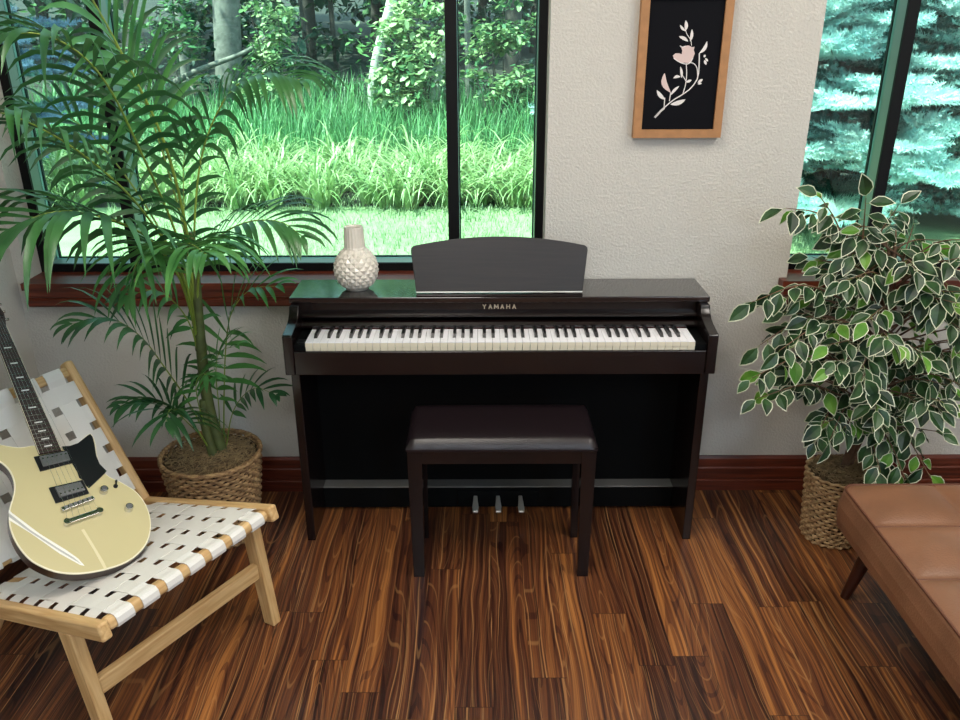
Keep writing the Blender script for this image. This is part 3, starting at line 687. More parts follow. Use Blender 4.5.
# neck
q = MB(); vs = []; ls = [0, NL*.5, NL, ]; K = 8
for l in (-.015, NL*.5, NL):
    for k in range(K+1):
        a = pi*k/K; vs.append(Nk(l, hw(max(0, l))*cos(a), .002-.020*sin(a)))
q.add(vs, [(i*(K+1)+k, i*(K+1)+k+1, (i+1)*(K+1)+k+1, (i+1)*(K+1)+k) for i in range(2) for k in range(K)], MGSIDE, True)
q.add([Nk(NL, hw(NL)*cos(pi*k/K), .002-.020*sin(pi*k/K)) for k in range(K+1)], [tuple(range(K+1))], MGSIDE); neck = q.build('neck', guitar, 0, auto=True)
# sub-parts share the guitar's frame, so undo the parent's own offset only once
def addsub(q, name, par, bev=0):
    o = q.build(name, None, bev, auto=True); o.parent = par; o.matrix_parent_inverse = Matrix.Identity(4); return o
q = MB(); q.add([Nk(-.004, -.0285, .002), Nk(-.004, .0285, .002), Nk(NL, .0215, .002), Nk(NL, -.0215, .002), Nk(-.004, -.0285, .0075), Nk(-.004, .0285, .0075), Nk(NL, .0215, .0075), Nk(NL, -.0215, .0075)],
    [(0,3,2,1),(4,5,6,7),(0,1,5,4),(1,2,6,5),(2,3,7,6),(3,0,4,7)], MROSE)
for s_ in (-1, 1): q.add([Nk(-.004, s_*.0285, .0076), Nk(-.004, s_*.0272, .0076), Nk(NL, s_*.0204, .0076), Nk(NL, s_*.0215, .0076)], [(0, 1, 2, 3)], MGBIND)
fb = addsub(q, 'fretboard', neck)
q = MB(); sc = NL/(1-2**(-22/12)); fp = []
for k in range(0, 23):
    l = NL - sc*(1-2**(-k/12)); fp.append(l)
    if k: q.box((-.001, -hw(l)+.0008, .0075), (.001, hw(l)-.0008, .0088), MCHROME, Matrix.Translation(Nk(max(l, .001), 0, 0)) @ Matrix((G(nd.x, nd.y)-GO, -(G(ns.x, ns.y)-GO), gz)).transposed().to_4x4())
addsub(q, 'frets', neck)
q = MB()
for k in (3, 5, 7, 9, 12, 15, 17, 19, 21):
    l = (fp[k]+fp[k-1])/2; q.add([Nk(l-.0024, -.010, .0078), Nk(l-.0024, .010, .0078), Nk(l+.0024, .011, .0078), Nk(l+.0024, -.009, .0078)], [(0, 1, 2, 3)], MPEARL)
addsub(q, 'inlays', neck)
q = MB(); hp = [(NL, -.0215), (NL+.04, -.030), (NL+.07, -.034), (NL+.155, -.032), (NL+.165, -.012), (NL+.158, .012), (NL+.165, .028), (NL+.07, .034), (NL+.04, .030), (NL, .0215)]
tilt = .12
q.prism(hp, -.014, .001, MGSIDE, lambda l, s_, d: Nk(l, s_, d-(l-NL)*tilt)); addsub(q, 'headstock', guitar).matrix_parent_inverse = Matrix.Translation(-guitar.location)
q = MB()
for s_ in (-1, 1):
    for l in (.05, .09, .13):
        q.tube([Nk(NL+l, s_*.022, .001-l*tilt), Nk(NL+l, s_*.022, .010-l*tilt)], .004, MCHROME, 12); q.tube([Nk(NL+l, s_*.031, -.008-l*tilt), Nk(NL+l, s_*.043, -.008-l*tilt)], .004, MCHROME, 10)
addsub(q, 'tuning_pegs', guitar).matrix_parent_inverse = Matrix.Translation(-guitar.location)
# strings
ta, tb_ = Vector(gp(66.5, 523.5)), Vector(gp(98, 513)); ba, bb_ = Vector(gp(64.5, 510)), Vector(gp(90.5, 500.5))
for k in range(6):
    t = k/5; a = ta.lerp(tb_, t); b = ba.lerp(bb_, t); s_ = -.0165+.033*t; q = MB()
    q.tube([G(a.x, a.y, .012), G(b.x, b.y, .0142), Nk(NL, s_*1.0, .0096), Nk(NL+.09, s_*1.1, .004-.09*tilt)], .00052-.00005*k, MCHROME, 5); q.build('string', guitar)

# ------------------------------------------------------------------ baskets
def basket(root, c, r0, r1, h, mt, rows, cols, rim=True, seed=1):
    rnd = random.Random(seed); q = MB()
    for j in range(rows):
        t = (j+.5)/rows; r = r0+(r1-r0)*t; z = h*t; pts = []; n = cols*4
        ph = j % 2
        for k in range(n+1):
            a = 2*pi*k/n; rr = r + .0042*cos(a*cols/2+pi*ph) + rnd.uniform(-.0006, .0006); pts.append((c[0]+rr*cos(a), c[1]+rr*sin(a), z+rnd.uniform(-.0008, .0008)+.0015*sin(a*3+j)))
        q.tube(pts, h/rows*.46, mt, 6, caps=False)
    q.build('woven_side', root)
    q = MB(); q.lathe([(0, .002), (r0-.006, .002), (r1-.008, h-.02), (r1-.008, h-.012)], MBASKD, 40, (c[0], c[1], 0)); q.build('liner', root)
    if rim:
        q = MB(); n = 90
        for s_ in (0, 1, 2):
            pts = []
            for k in range(n+1):
                a = 2*pi*k/n; b = a*22+s_*2*pi/3; rr = r1+.001+.0045*cos(b); pts.append((c[0]+rr*cos(a), c[1]+rr*sin(a), h+.0045*sin(b)))
            q.tube(pts, .0052, mt, 5, caps=False)
        q.build('rim', root)
def moss(root, c, r, z, seed):
    rnd = random.Random(seed); q = MB()
    q.lathe([(0, .022), (r*.5, .018), (r*.9, .004), (r, -.01)], MMOSS, 28, (c[0], c[1], z))
    for k in range(650):
        a = rnd.uniform(0, 2*pi); rr = r*sqrt(rnd.random())*.97; p = Vector((c[0]+rr*cos(a), c[1]+rr*sin(a), z+.022*(1-(rr/r)**2)+.006)); pts = [p]
        th = rnd.uniform(0, 2*pi); 
        for i in range(5):
            th += rnd.uniform(-.8, .8); np_ = pts[-1]+Vector((cos(th), sin(th), rnd.uniform(-.3, .45)))*.011
            dd = Vector((np_.x-c[0], np_.y-c[1])).length
            if dd > r: break
            pts.append(np_)
        if len(pts) > 2: q.tube(pts, .0011, MMOSS2, 3, caps=False)
    q.build('dried_moss', root)

# ------------------------------------------------------------------ palm
PB = Vector((-.995, -.275, 0)); PH = .315; PR = .165
palm = thing('potted_palm', PB, 'tall areca palm with arching fronds in a round brown wicker basket under the wide window', 'plant')
basket(palm, PB, .128, PR, PH, MBASK, 25, 56, seed=3)
moss(palm, PB, PR-.012, PH-.018, 5)
def pts3(L): return [at(*p) for p in L]
def tparts(L, rads, name, mt, parent, n=10):
    q = MB(); q.tube(spline(pts3(L), 14), [rads[0]+(rads[1]-rads[0])*i/13 for i in range(14)], mt, n); return q.build(name, parent)
tparts([(222, 452, -.27), (212, 420, -.275), (205, 385, -.28), (201, 345, -.28)], (.020, .017), 'trunk', MPTRUNK, palm)
tparts([(201, 350, -.28), (198, 310, -.28), (195, 270, -.275), (191, 232, -.27)], (.018, .011), 'crownshaft', MPTRUNK, palm)
tparts([(213, 455, -.30), (205, 425, -.30), (203, 400, -.295)], (.016, .012), 'trunk', MPTRUNK, palm)
tparts([(226, 455, -.25), (216, 430, -.255), (208, 405, -.27)], (.013, .009), 'trunk', MPTRUNK, palm)
def frond(ctrl, start, L0, npair, droop, name='frond', face=None, mt=None, ang0=60, wd=.0092, seed=0, stem_r=.0042, ang1=28):
    """rachis through ctrl points; leaflets from fraction start to the tip"""
    rnd = random.Random(seed*17+3); C = spline(pts3(ctrl), 40); q = MB(); mt = mt or MPALM
    qs = MB(); qs.tube(C, [stem_r*(1-.75*i/39) for i in range(40)], MPSTEM, 6)
    tot = [0]
    for a, b in zip(C, C[1:]): tot.append(tot[-1]+(b-a).length)
    def pos(f):
        d = f*tot[-1]
        for i in range(39):
            if tot[i+1] >= d: t = (d-tot[i])/max(1e-9, tot[i+1]-tot[i]); return C[i].lerp(C[i+1], t), (C[i+1]-C[i]).normalized()
        return C[-1], (C[-1]-C[-2]).normalized()
    for k in range(npair):
        u = k/(npair-1); f = start+(1-start)*u**.95; p, t = pos(min(f, .999))
        fc = Vector(face) if face else Vector((0, -.35, 1))
        side = t.cross(fc); side = side.normalized() if side.length > .05 else t.orthogonal().normalized(); upv = side.cross(t).normalized()
        LL = L0*(.62+.55*sin(pi*min(1, u*.85+.12)))*(1 if u < .8 else 1-.45*(u-.8)/.2)
        for s_ in (-1, 1):
            if rnd.random() < .03: continue
            a = radians(ang0+(ang1-ang0)*u+rnd.uniform(-6, 6)); d = t*cos(a)+side*s_*sin(a)+upv*.16
            d.normalize(); LLk = LL*rnd.uniform(.88, 1.08); seg = 6; cur = p.copy(); vs = []
            wmax = wd*rnd.uniform(.85, 1.1); dr = droop*rnd.uniform(.75, 1.25)
            for i in range(seg+1):
                v = i/seg; w_ = wmax*(.25+.75*min(1, v*4))*(1-max(0, (v-.45)/.55)**1.6)
                ac = d.cross(upv); ac = ac.normalized() if ac.length > .05 else side
                nn = ac.cross(d).normalized()
                vs += [cur-ac*w_+nn*w_*.25, cur.copy(), cur+ac*w_+nn*w_*.25]
                cur = cur + d*(LLk/seg); d = (d + Vector((0, 0, -1))*dr*(.25+v)/seg*1.6).normalized()
            # keep clear of the walls
            vs = [Vector((max(v.x, XL+.006), min(v.y, -.012) if v.z < .9 or v.z > .9 else v.y, v.z)) for v in vs]
            fs = []
            for i in range(seg): fs += [(i*3, i*3+1, i*3+4, i*3+3), (i*3+1, i*3+2, i*3+5, i*3+4)]
            q.add(vs, fs, mt, True)
    fr_ = q.build(name, palm); qs.build('stalk', fr_); return fr_
F = [
 # (rachis control points u, v, depth), first leaflets at, leaflet length, pairs, droop
 (dict(ctrl=[(196, 330, -.28), (188, 240, -.30), (165, 145, -.36), (120, 50, -.44), (80, -20, -.5), (40, -75, -.56)], start=.55, L0=.30, npair=17, droop=1.0, seed=1, stem_r=.006, mt=MPALM2)),
 (dict(ctrl=[(194, 320, -.28), (178, 240, -.34), (140, 150, -.5), (104, 80, -.62), (62, 42, -.72), (12, 34, -.8), (-45, 62, -.86)], start=.48, L0=.28, npair=19, droop=2.3, seed=2)),
 (dict(ctrl=[(195, 320, -.28), (176, 262, -.36), (138, 205, -.52), (90, 160, -.66), (40, 128, -.78), (-5, 112, -.88), (-50, 120, -.95)], start=.42, L0=.29, npair=18, droop=2.4, seed=3)),
 (dict(ctrl=[(196, 330, -.28), (178, 275, -.38), (148, 238, -.52), (105, 218, -.66), (55, 212, -.76), (5, 232, -.84), (-30, 262, -.86)], start=.34, L0=.33, npair=21, droop=2.6, seed=4, wd=.0125)),
 (dict(ctrl=[(197, 320, -.28), (194, 240, -.26), (202, 155, -.24), (228, 95, -.24), (262, 74, -.28), (300, 80, -.34)], start=.55, L0=.24, npair=17, droop=2.2, seed=5)),
 (dict(ctrl=[(197, 325, -.28), (200, 270, -.30), (218, 238, -.34), (248, 222, -.38), (280, 222, -.42), (302, 236, -.46)], start=.36, L0=.20, npair=16, droop=1.7, seed=6)),
 (dict(ctrl=[(196, 335, -.29), (190, 285, -.42), (188, 252, -.56), (192, 245, -.66), (206, 254, -.76)], start=.45, L0=.24, npair=15, droop=2.2, seed=7, mt=MPALM2, face=(0, -.1, 1), wd=.012)),
 (dict(ctrl=[(196, 340, -.28), (186, 285, -.34), (168, 248, -.42), (152, 244, -.52), (136, 264, -.6), (128, 296, -.62)], start=.42, L0=.19, npair=12, droop=1.8, seed=8, mt=MPALM2)),
 (dict(ctrl=[(197, 330, -.28), (176, 262, -.24), (142, 200, -.2), (105, 150, -.2), (70, 118, -.22), (25, 104, -.26)], start=.46, L0=.24, npair=15, droop=1.8, seed=9)),
 (dict(ctrl=[(198, 325, -.28), (186, 240, -.2), (165, 160, -.17), (142, 95, -.16), (112, 40, -.18), (80, 10, -.24)], start=.55, L0=.22, npair=14, droop=1.6, seed=10)),
 (dict(ctrl=[(197, 320, -.28), (188, 260, -.24), (184, 205, -.20), (184, 160, -.18), (192, 128, -.18)], start=.42, L0=.15, npair=9, droop=1.2, seed=19, stem_r=.003)),
 (dict(ctrl=[(224, 452, -.25), (224, 400, -.22), (226, 345, -.2), (232, 312, -.22), (250, 290, -.26), (276, 286, -.3)], start=.34, L0=.19, npair=13, droop=1.0, seed=11, stem_r=.003, mt=MPALM2, ang0=75)),
 (dict(ctrl=[(226, 448, -.24), (232, 415, -.22), (243, 396, -.22), (257, 388, -.24), (276, 395, -.28)], start=.36, L0=.11, npair=9, droop=1.0, seed=12, stem_r=.0025)),
 (dict(ctrl=[(220, 450, -.26), (219, 410, -.26), (216, 372, -.28), (220, 352, -.32), (236, 346, -.36)], start=.40, L0=.12, npair=10, droop=1.0, seed=13, stem_r=.0025, mt=MPALM2)),
 (dict(ctrl=[(214, 450, -.28), (190, 405, -.32), (165, 368, -.38), (140, 336, -.44), (108, 318, -.5), (72, 324, -.55)], start=.30, L0=.20, npair=16, droop=1.5, seed=14, stem_r=.003)),
 (dict(ctrl=[(214, 448, -.28), (190, 425, -.32), (168, 405, -.36), (146, 398, -.40), (120, 406, -.44)], start=.42, L0=.12, npair=9, droop=1.2, seed=15, stem_r=.0025)),
 (dict(ctrl=[(210, 450, -.30), (196, 428, -.36), (182, 412, -.42), (170, 410, -.48), (166, 422, -.53)], start=.45, L0=.19, npair=11, droop=1.5, seed=16, stem_r=.003, face=(0, -.3, 1), ang0=75)),
 (dict(ctrl=[(212, 446, -.29), (200, 410, -.33), (196, 385, -.38), (202, 374, -.43), (212, 378, -.47)], start=.5, L0=.11, npair=8, droop=1.2, seed=17, stem_r=.0025, mt=MPALM2)),
 (dict(ctrl=[(203, 385, -.28), (192, 330, -.30), (172, 300, -.34), (150, 290, -.38), (120, 300, -.42)], start=.42, L0=.14, npair=11, droop=1.5, seed=18, stem_r=.003)),
]
for kw in F: frond(**kw)

# ------------------------------------------------------------------ ficus
FB = Vector((1.172, -.315, 0)); FH = .262; FR = .108
fic = thing('potted_ficus', FB, 'variegated ficus tree with cream edged leaves in a light woven basket', 'plant')
basket(fic, FB, .090, FR, FH, MBASK2, 21, 40, rim=False, seed=9)
moss(fic, FB, FR-.008, FH-.012, 11)
def tb3(L, r0, r1, name='trunk'):
    q = MB(); S = spline([Vector(p) for p in L], 18); q.tube(S, [r0+(r1-r0)*i/17 for i in range(18)], MBARK, 8); return q.build(name, fic)
ftop = Vector((1.20, -.33, 1.02))
tb3([(1.18, -.31, .25), (1.19, -.335, .42), (1.215, -.33, .6), (1.20, -.34, .8), (1.20, -.33, 1.05)], .014, .006)
tb3([(1.20, -.30, .25), (1.225, -.31, .42), (1.205, -.34, .6), (1.225, -.33, .78), (1.25, -.33, .98)], .011, .005)
tb3([(1.175, -.33, .25), (1.20, -.31, .45), (1.23, -.325, .55), (1.19, -.33, .75)], .008, .005)
def fleaf(q, p, d, nrm, L, bright):
    d = d.normalized(); s_ = d.cross(nrm); s_ = s_.normalized() if s_.length > .05 else d.orthogonal().normalized(); n_ = s_.cross(d).normalized()
    out = [(0, 0), (.12, .13), (.34, .27), (.58, .265), (.8, .15), (1, 0)]; inn = [(.02, 0), (.14, .108), (.35, .236), (.58, .226), (.80, .112), (.94, 0)]
    def V(t, w, fold=.35): return p + d*(t*L) + s_*(w*L) + n_*(abs(w)*fold*L - .22*L*t*t)
    mc = MFB if bright else MFD
    for sg in (-1, 1):
        o_ = [V(t, sg*w) for t, w in out]; i_ = [V(t, sg*w) for t, w in inn]
        mid = [V(t, 0) for t, w in inn[1:-1]]
        q.add(o_+i_, [(k, k+1, 7+k, 6+k) for k in range(5)], MFW, True)
        q.add([i_[0]]+i_[1:-1]+[i_[-1]]+mid, [(0, 1, 6), (1, 2, 7, 6), (2, 3, 8, 7), (3, 4, 9, 8), (4, 5, 9)], mc, True)
rnd = random.Random(21); qb = MB(); ql = MB()
def shoot(start, end, sag, nleaf, seed, size=.071):
    r_ = random.Random(seed); start = Vector(start); end = Vector(end); md = start.lerp(end, .5)+Vector((0, 0, sag))
    S = spline([start, md, end], 12); qb.tube(S, [.0035*(1-.8*i/11)+.0004 for i in range(12)], MBARK, 5, caps=False)
    for k in range(nleaf):
        f = .28+.72*k/(max(1, nleaf-1)); i = min(10, int(f*11)); t = f*11-i; p = S[i].lerp(S[i+1], min(1, t)); tg = (S[i+1]-S[i]).normalized()
        sd = tg.cross(Vector((0, 0, 1))).normalized()*(1 if k % 2 else -1)
        d = (tg*.55+sd*.8+Vector((0, 0, -.75*r_.uniform(.3, 1.5)))+Vector((r_.uniform(-.4, .4), r_.uniform(-.4, .4), 0))).normalized()
        if k == nleaf-1: d = (tg+Vector((0, 0, -.5))).normalized()
        nrm = Vector((r_.uniform(-.5, .5), r_.uniform(-1.1, -.1), r_.uniform(.1, 1)))
        L = size*r_.uniform(.75, 1.15); e = p+d*(L+.01)
        if e.y > -.02: continue
        if e.z < .47 and e.x > .98 and e.y < -.62: continue
        stem = p+d*.010; qb.tube([p, stem], .0008, MPSTEM, 3, caps=False); fleaf(ql, stem, d, nrm, L, r_.random() < .14)
# shoots that show clearly in the photo
for (u, v, y), (su, sv), n_, sag in (((752, 302, -.45), (845, 300), 11, .05), ((752, 378, -.46), (840, 360), 12, .04), ((758, 398, -.50), (850, 400), 12, .05), ((786, 208, -.36), (850, 240), 10, .03), ((820, 196, -.34), (850, 260), 9, .02),
        ((866, 198, -.38), (862, 250), 8, .0), ((898, 206, -.33), (868, 250), 9, .0), ((940, 240, -.3), (870, 270), 10, .04), ((958, 300, -.36), (880, 300), 11, .05), ((965, 380, -.42), (880, 340), 13, .06), ((955, 402, -.33), (880, 380), 10, .04),
        ((815, 440, -.48), (840, 400), 10, .03), ((932, 480, -.57), (870, 415), 12, .05), ((905, 478, -.58), (865, 420), 10, .04), ((830, 440, -.5), (850, 400), 9, .02), ((780, 350, -.5), (845, 330), 10, .04), ((760, 345, -.4), (845, 320), 10, .05), ((880, 470, -.54), (860, 420), 9, .02), ((895, 478, -.52), (862, 430), 8, .02)):
    shoot(at(su, sv, -.33), at(u, v, y), sag, n_, int(u*7+v))
for k in range(100):
    zc = rnd.uniform(.54, 1.12); a = rnd.uniform(0, 2*pi); t = (zc-.54)/.62
    R = (.17+.17*sin(pi*min(1, t*.9+.15)))*rnd.uniform(.7, 1.1)
    st = Vector((1.205+rnd.uniform(-.02, .04), -.33+rnd.uniform(-.02, .02), zc-.05-rnd.uniform(0, .1))); en = Vector((1.215+R*cos(a), -.33+min(.8, 1)*R*sin(a), zc+rnd.uniform(-.06, .06)))
    en.y = min(en.y, -.07); shoot(st, en, rnd.uniform(.01, .06), 8, 100+k)
ob = qb.build('branches', fic); ol = ql.build('foliage', fic)

# ------------------------------------------------------------------ leather daybed
SX0, SX1, SY1, SY0, SZ, SB = 1.012, 1.86, -.655, -2.45, .42, .275
sofa = thing('leather_daybed', ((SX0+SX1)/2, (SY0+SY1)/2, 0), 'brown leather tufted daybed seat on tapered wooden legs in the right foreground', 'sofa')
seamx = [1.282, 1.55]; seamy = [SY1-.215-.228*i for i in range(8)]
def padz(x, y):
    def dd(v, a, b): 
        m_ = min(abs(v-a), abs(v-b)); return 1-math.exp(-m_/.018)
    xs = [SX0]+seamx+[SX1]; ys = [SY1]+[s for s in seamy if s > SY0+.05]+[SY0]
    fx = fy = 1; 
    for a, b in zip(xs, xs[1:]):
        if a <= x <= b: fx = dd(x, a, b); bx_ = sin(pi*(x-a)/(b-a))
    for a, b in zip(ys, ys[1:]):
        if b <= y <= a: fy = dd(y, a, b); by_ = sin(pi*(a-y)/(a-b))
    return SZ-.012+.012*fx*fy+.012*bx_*by_
q = MB(); nx, ny = 70, 150; vs = []
ex = lambda i, n, a, b: a+(b-a)*i/n
for j in range(ny+1):
    for i in range(nx+1):
        x = ex(i, nx, SX0, SX1); y = ex(j, ny, SY1, SY0)
        # rounded corners
        cxr = .035; dx = max(0, SX0+cxr-x, x-(SX1-cxr)); dy = max(0, y-(SY1-cxr), (SY0+cxr)-y)
        if dx > 0 and dy > 0:
            l = sqrt(dx*dx+dy*dy); mx = max(dx, dy); k = mx/l; sxn = 1 if x < (SX0+SX1)/2 else -1; syn = 1 if y > (SY0+SY1)/2 else -1
            x += sxn*(dx-dx*k); y -= syn*(dy-dy*k)
        vs.append((x, y, padz(ex(i, nx, SX0, SX1), ex(j, ny, SY1, SY0))))
q.add(vs, [(j*(nx+1)+i, (j+1)*(nx+1)+i, (j+1)*(nx+1)+i+1, j*(nx+1)+i+1) for j in range(ny) for i in range(nx)], MCOGNAC, True)
# side band following the perimeter
def corner_pts(off, z):
    pts = []; r = .035+off; 
    for cx_, cy_, a0 in ((SX0+.035, SY1-.035, pi), (SX1-.035, SY1-.035, pi/2), (SX1-.035, SY0+.035, 0), (SX0+.035, SY0+.035, -pi/2)):
        for k in range(7): a = a0-(pi/2)*k/6; pts.append((cx_+r*cos(a), cy_+r*sin(a), z))
    return pts
levels = [(0, SZ-.012), (.006, SZ-.022), (.014, SZ-.06), (.014, SZ-.10), (.008, SB+.012), (-.004, SB), (-.03, SB-.002)]
per = [corner_pts(o_, z) for o_, z in levels]; n = len(per[0])
for a, b in zip(per, per[1:]): q.add(a+b, [(k, (k+1) % n, n+(k+1) % n, n+k) for k in range(n)], MCOGNAC, True)
q.add(per[-1], [tuple(range(n))], MCOGNAC)
seat = q.build('seat_cushion', sofa, 0, auto=True)
q = MB(); pp = corner_pts(.001, SZ-.011); q.tube(pp+[pp[0], pp[1]], .0035, MPIPE, 8, caps=False); q.build('piping', sofa)
q = MB()
for s in seamx: q.tube([(s, ex(j, 60, SY1, SY0), padz(s, ex(j, 60, SY1, SY0))+.0004) for j in range(61)], .0018, MPIPE, 5, caps=False)
for s in seamy:
    if s > SY0+.05: q.tube([(ex(i, 60, SX0, SX1), s, padz(ex(i, 60, SX0, SX1), s)+.0004) for i in range(61)], .0018, MPIPE, 5, caps=False)
q.build('seam_stitching', sofa)
for x, y, dx in ((1.118, -.715, -.03), (1.125, -2.32, -.02), (1.74, -.735, .02), (1.74, -2.32, .02)):
    dy = .06 if y > -1 else -.05
    q = MB(); q.tube([(x, y, SB+.002), (x+dx, y+dy, .0)], [.026, .0145], MWALNUT, 20); q.build('leg', sofa)

# ------------------------------------------------------------------ outdoors
GZ = .08
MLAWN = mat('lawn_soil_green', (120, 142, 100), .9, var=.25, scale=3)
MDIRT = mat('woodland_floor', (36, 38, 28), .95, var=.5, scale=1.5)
MGR1 = leafmat('lawn_blades', (128, 150, 108), (168, 184, 144), .5, .3, 2)
MGR2 = leafmat('arching_grass_leaf', (112, 148, 86), (172, 192, 136), .38, .3, 5)
MGR3 = leafmat('tall_green_grass', (62, 118, 70), (104, 158, 96), .45, .25, 3)
MLF1 = leafmat('woodland_leaf', (58, 104, 66), (98, 142, 84), .45, .3, .8)
MLF2 = leafmat('woodland_leaf_pale', (128, 158, 104), (176, 196, 144), .45, .3, .8)
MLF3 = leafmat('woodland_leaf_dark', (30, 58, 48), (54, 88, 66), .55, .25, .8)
MTR1 = mat('grey_tree_bark', (112, 108, 100), .9, var=.35, scale=9, bump=.6, bscale=14)
MTR2 = mat('pale_tree_bark', (184, 182, 170), .85, var=.3, scale=12)
MTR3 = mat('dark_tree_bark', (66, 60, 54), .9, var=.3, scale=8)
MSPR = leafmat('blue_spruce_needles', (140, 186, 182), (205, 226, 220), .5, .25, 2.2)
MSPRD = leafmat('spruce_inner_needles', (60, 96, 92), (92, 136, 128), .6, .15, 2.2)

def terrain(y): return GZ if y < 9 else GZ + (y-9)*.10
q = MB(); 
vs = []; fs = []; xsT = [-24, -12, -6, -3, 0, 3, 6, 12, 24]; ysT = [WT, 2, 4.9, 9, 14, 20, 30, 45]
def grid(q, xs, ys, mt):
    v = [(x, y, terrain(y)) for y in ys for x in xs]; n = len(xs)
    q.add(v, [(j*n+i, j*n+i+1, (j+1)*n+i+1, (j+1)*n+i) for j in range(len(ys)-1) for i in range(n-1)], mt)
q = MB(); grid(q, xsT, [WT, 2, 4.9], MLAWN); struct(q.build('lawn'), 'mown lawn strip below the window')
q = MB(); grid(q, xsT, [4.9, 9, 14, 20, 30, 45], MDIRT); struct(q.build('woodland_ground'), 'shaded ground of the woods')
rnd = random.Random(5)
def blade(q, p, h, wd, lean, az, arch, mt, seg=4):
    d = Vector((cos(az)*lean, sin(az)*lean, 1)).normalized(); ac = Vector((-sin(az+rnd.uniform(-.9, .9)), cos(az), 0)).normalized(); cur = Vector(p); vs = []
    for i in range(seg+1):
        v = i/seg; w_ = wd*(1-v**1.5)*.5+.0005; vs += [cur-ac*w_, cur+ac*w_]; cur = cur+d*(h/seg); d = (d+Vector((cos(az)*arch*.3, sin(az)*arch*.3, -arch))/seg*(.4+1.6*v)).normalized()
    q.add(vs, [(i*2, i*2+1, i*2+3, i*2+2) for i in range(seg)], mt)
q = MB()
for k in range(15000):
    y = WT+1.2+(3.9)*rnd.random()**1.0; x = rnd.uniform(-1.4-y*.45, 1.2+y*.6)
    blade(q, (x, y, GZ), rnd.uniform(.04, .085), .008, .5, rnd.uniform(0, 6.3), .6, MGR1, 2)
tag(q.build('lawn_grass'), 'short sunlit grass on the lawn strip outside the window', 'grass', kind='stuff')
q = MB()
for c in range(230):
    y0 = 4.8+2.0*rnd.random()**1.3; x0 = rnd.uniform(-4.6, 2.9); hh = rnd.uniform(.55, .92)
    for b in range(26):
        a = rnd.uniform(0, 6.3); r = rnd.random()*.09
        blade(q, (x0+r*cos(a), y0+r*sin(a), GZ), hh*rnd.uniform(.6, 1.1), rnd.uniform(.020, .036), rnd.uniform(.15, .7), a, rnd.uniform(1.4, 3.4), MGR2, 7)
tag(q.build('arching_border_grass'), 'bright arching broad bladed grass along the far edge of the lawn', 'grass', kind='stuff')
q = MB()
for k in range(9000):
    y = 6.6+4.4*rnd.random(); x = rnd.uniform(-7, 3.4); a = rnd.uniform(0, 6.3)
    blade(q, (x, y, terrain(y)), rnd.uniform(.55, 1.0)*(.8+.25*noise.noise(Vector((x*.6, y*.6, 0)))), rnd.uniform(.012, .022), rnd.uniform(.05, .4), a, rnd.uniform(.3, 1.4), MGR3, 4)
tag(q.build('tall_meadow_grass'), 'tall deep green grass between the arching grass and the woods', 'grass', kind='stuff')

def leafcloud(q, centre, rad, n, size, mts, r_, flat=1.0, clumps=10):
    cl = []
    for k in range(clumps):
        v = Vector((r_.gauss(0, 1), r_.gauss(0, 1), r_.gauss(0, 1))).normalized()*r_.uniform(.3, .95); cl.append((Vector(centre)+Vector((v.x*rad[0], v.y*rad[1], v.z*rad[2])), r_.uniform(.18, .38)))
    for k in range(n):
        c, s_ = cl[k % clumps]
        v = Vector((r_.gauss(0, .6), r_.gauss(0, .6), r_.gauss(0, .42)*flat)); p = c+Vector((v.x*rad[0]*s_, v.y*rad[1]*s_, v.z*rad[2]*s_))
        d = Vector((r_.uniform(-1, 1), r_.uniform(-1, 1), r_.uniform(-.7, .2))).normalized(); s2 = d.cross(Vector((r_.uniform(-.5, .5), r_.uniform(-.5, .5), 1))).normalized(); L = size*r_.uniform(.6, 1.25)
        nn = s2.cross(d)
        q.add([p, p+d*L*.35+s2*L*.27+nn*L*.06, p+d*L*.75+s2*L*.19, p+d*L, p+d*L*.75-s2*L*.19, p+d*L*.35-s2*L*.27+nn*L*.06], [(0, 1, 2, 3), (0, 3, 4, 5)], mts[k % len(mts)])
def tree(name, base, pts, r0, r1, bark, clouds, label, cat='tree', group=None, seed=0, size=.14, mts=None, branches=()):
    r_ = random.Random(seed); t = thing(name, base, label, cat, group)
    q = MB(); S = spline([Vector(p) for p in pts], 16); q.tube(S, [r0+(r1-r0)*i/15 for i in range(16)], bark, 12); q.build('trunk', t)
    if branches:
        q = MB()
        for L, a, b in branches: S = spline([Vector(p) for p in L], 10); q.tube(S, [a+(b-a)*i/9 for i in range(10)], bark, 7)
        q.build('branch', t)
    if clouds:
        q = MB()
        for c, rad, n, cl in clouds: leafcloud(q, c, rad, n, size, mts or [MLF1, MLF1, MLF2], r_, clumps=cl)
        q.build('foliage', t)
    return t
def W(u, v, y): return tuple(at(u, v, y))
def trunkline(pairs, y, base_z=None, top_z=4.6):
    P_ = [at(u, v, y) for u, v in pairs]; z0 = terrain(y)-.05
    b = P_[0].copy(); d = (P_[1]-P_[0]); b2 = P_[0]+d*((z0-P_[0].z)/d.z) if abs(d.z) > 1e-3 else b
    e = P_[-1]; dd = (P_[-1]-P_[-2]).normalized(); 
    tpt = e+dd*((top_z-e.z)/max(.2, dd.z)); return [tuple(b2)]+[tuple(p) for p in P_]+[tuple(tpt)]
TG = 'trees in the woods'
def T(pairs, y, r0, r1, bark, label, seed, clouds=(), **kw):
    L = trunkline(pairs, y); b = L[0]; top = Vector(L[-1])
    cl = [(Vector(top)+Vector((0, 0, .3)), (2.2, 1.8, 1.1), 900, 12)]+list(clouds)
    return tree('woodland_tree', (b[0], b[1], terrain(y)), L, r0, r1, bark, cl, label, seed=seed, group=None, **kw)
T([(230, 92), (226, 0)], 13.5, .27, .24, MTR1, 'thick grey tree trunk left of centre in the woods', 1)
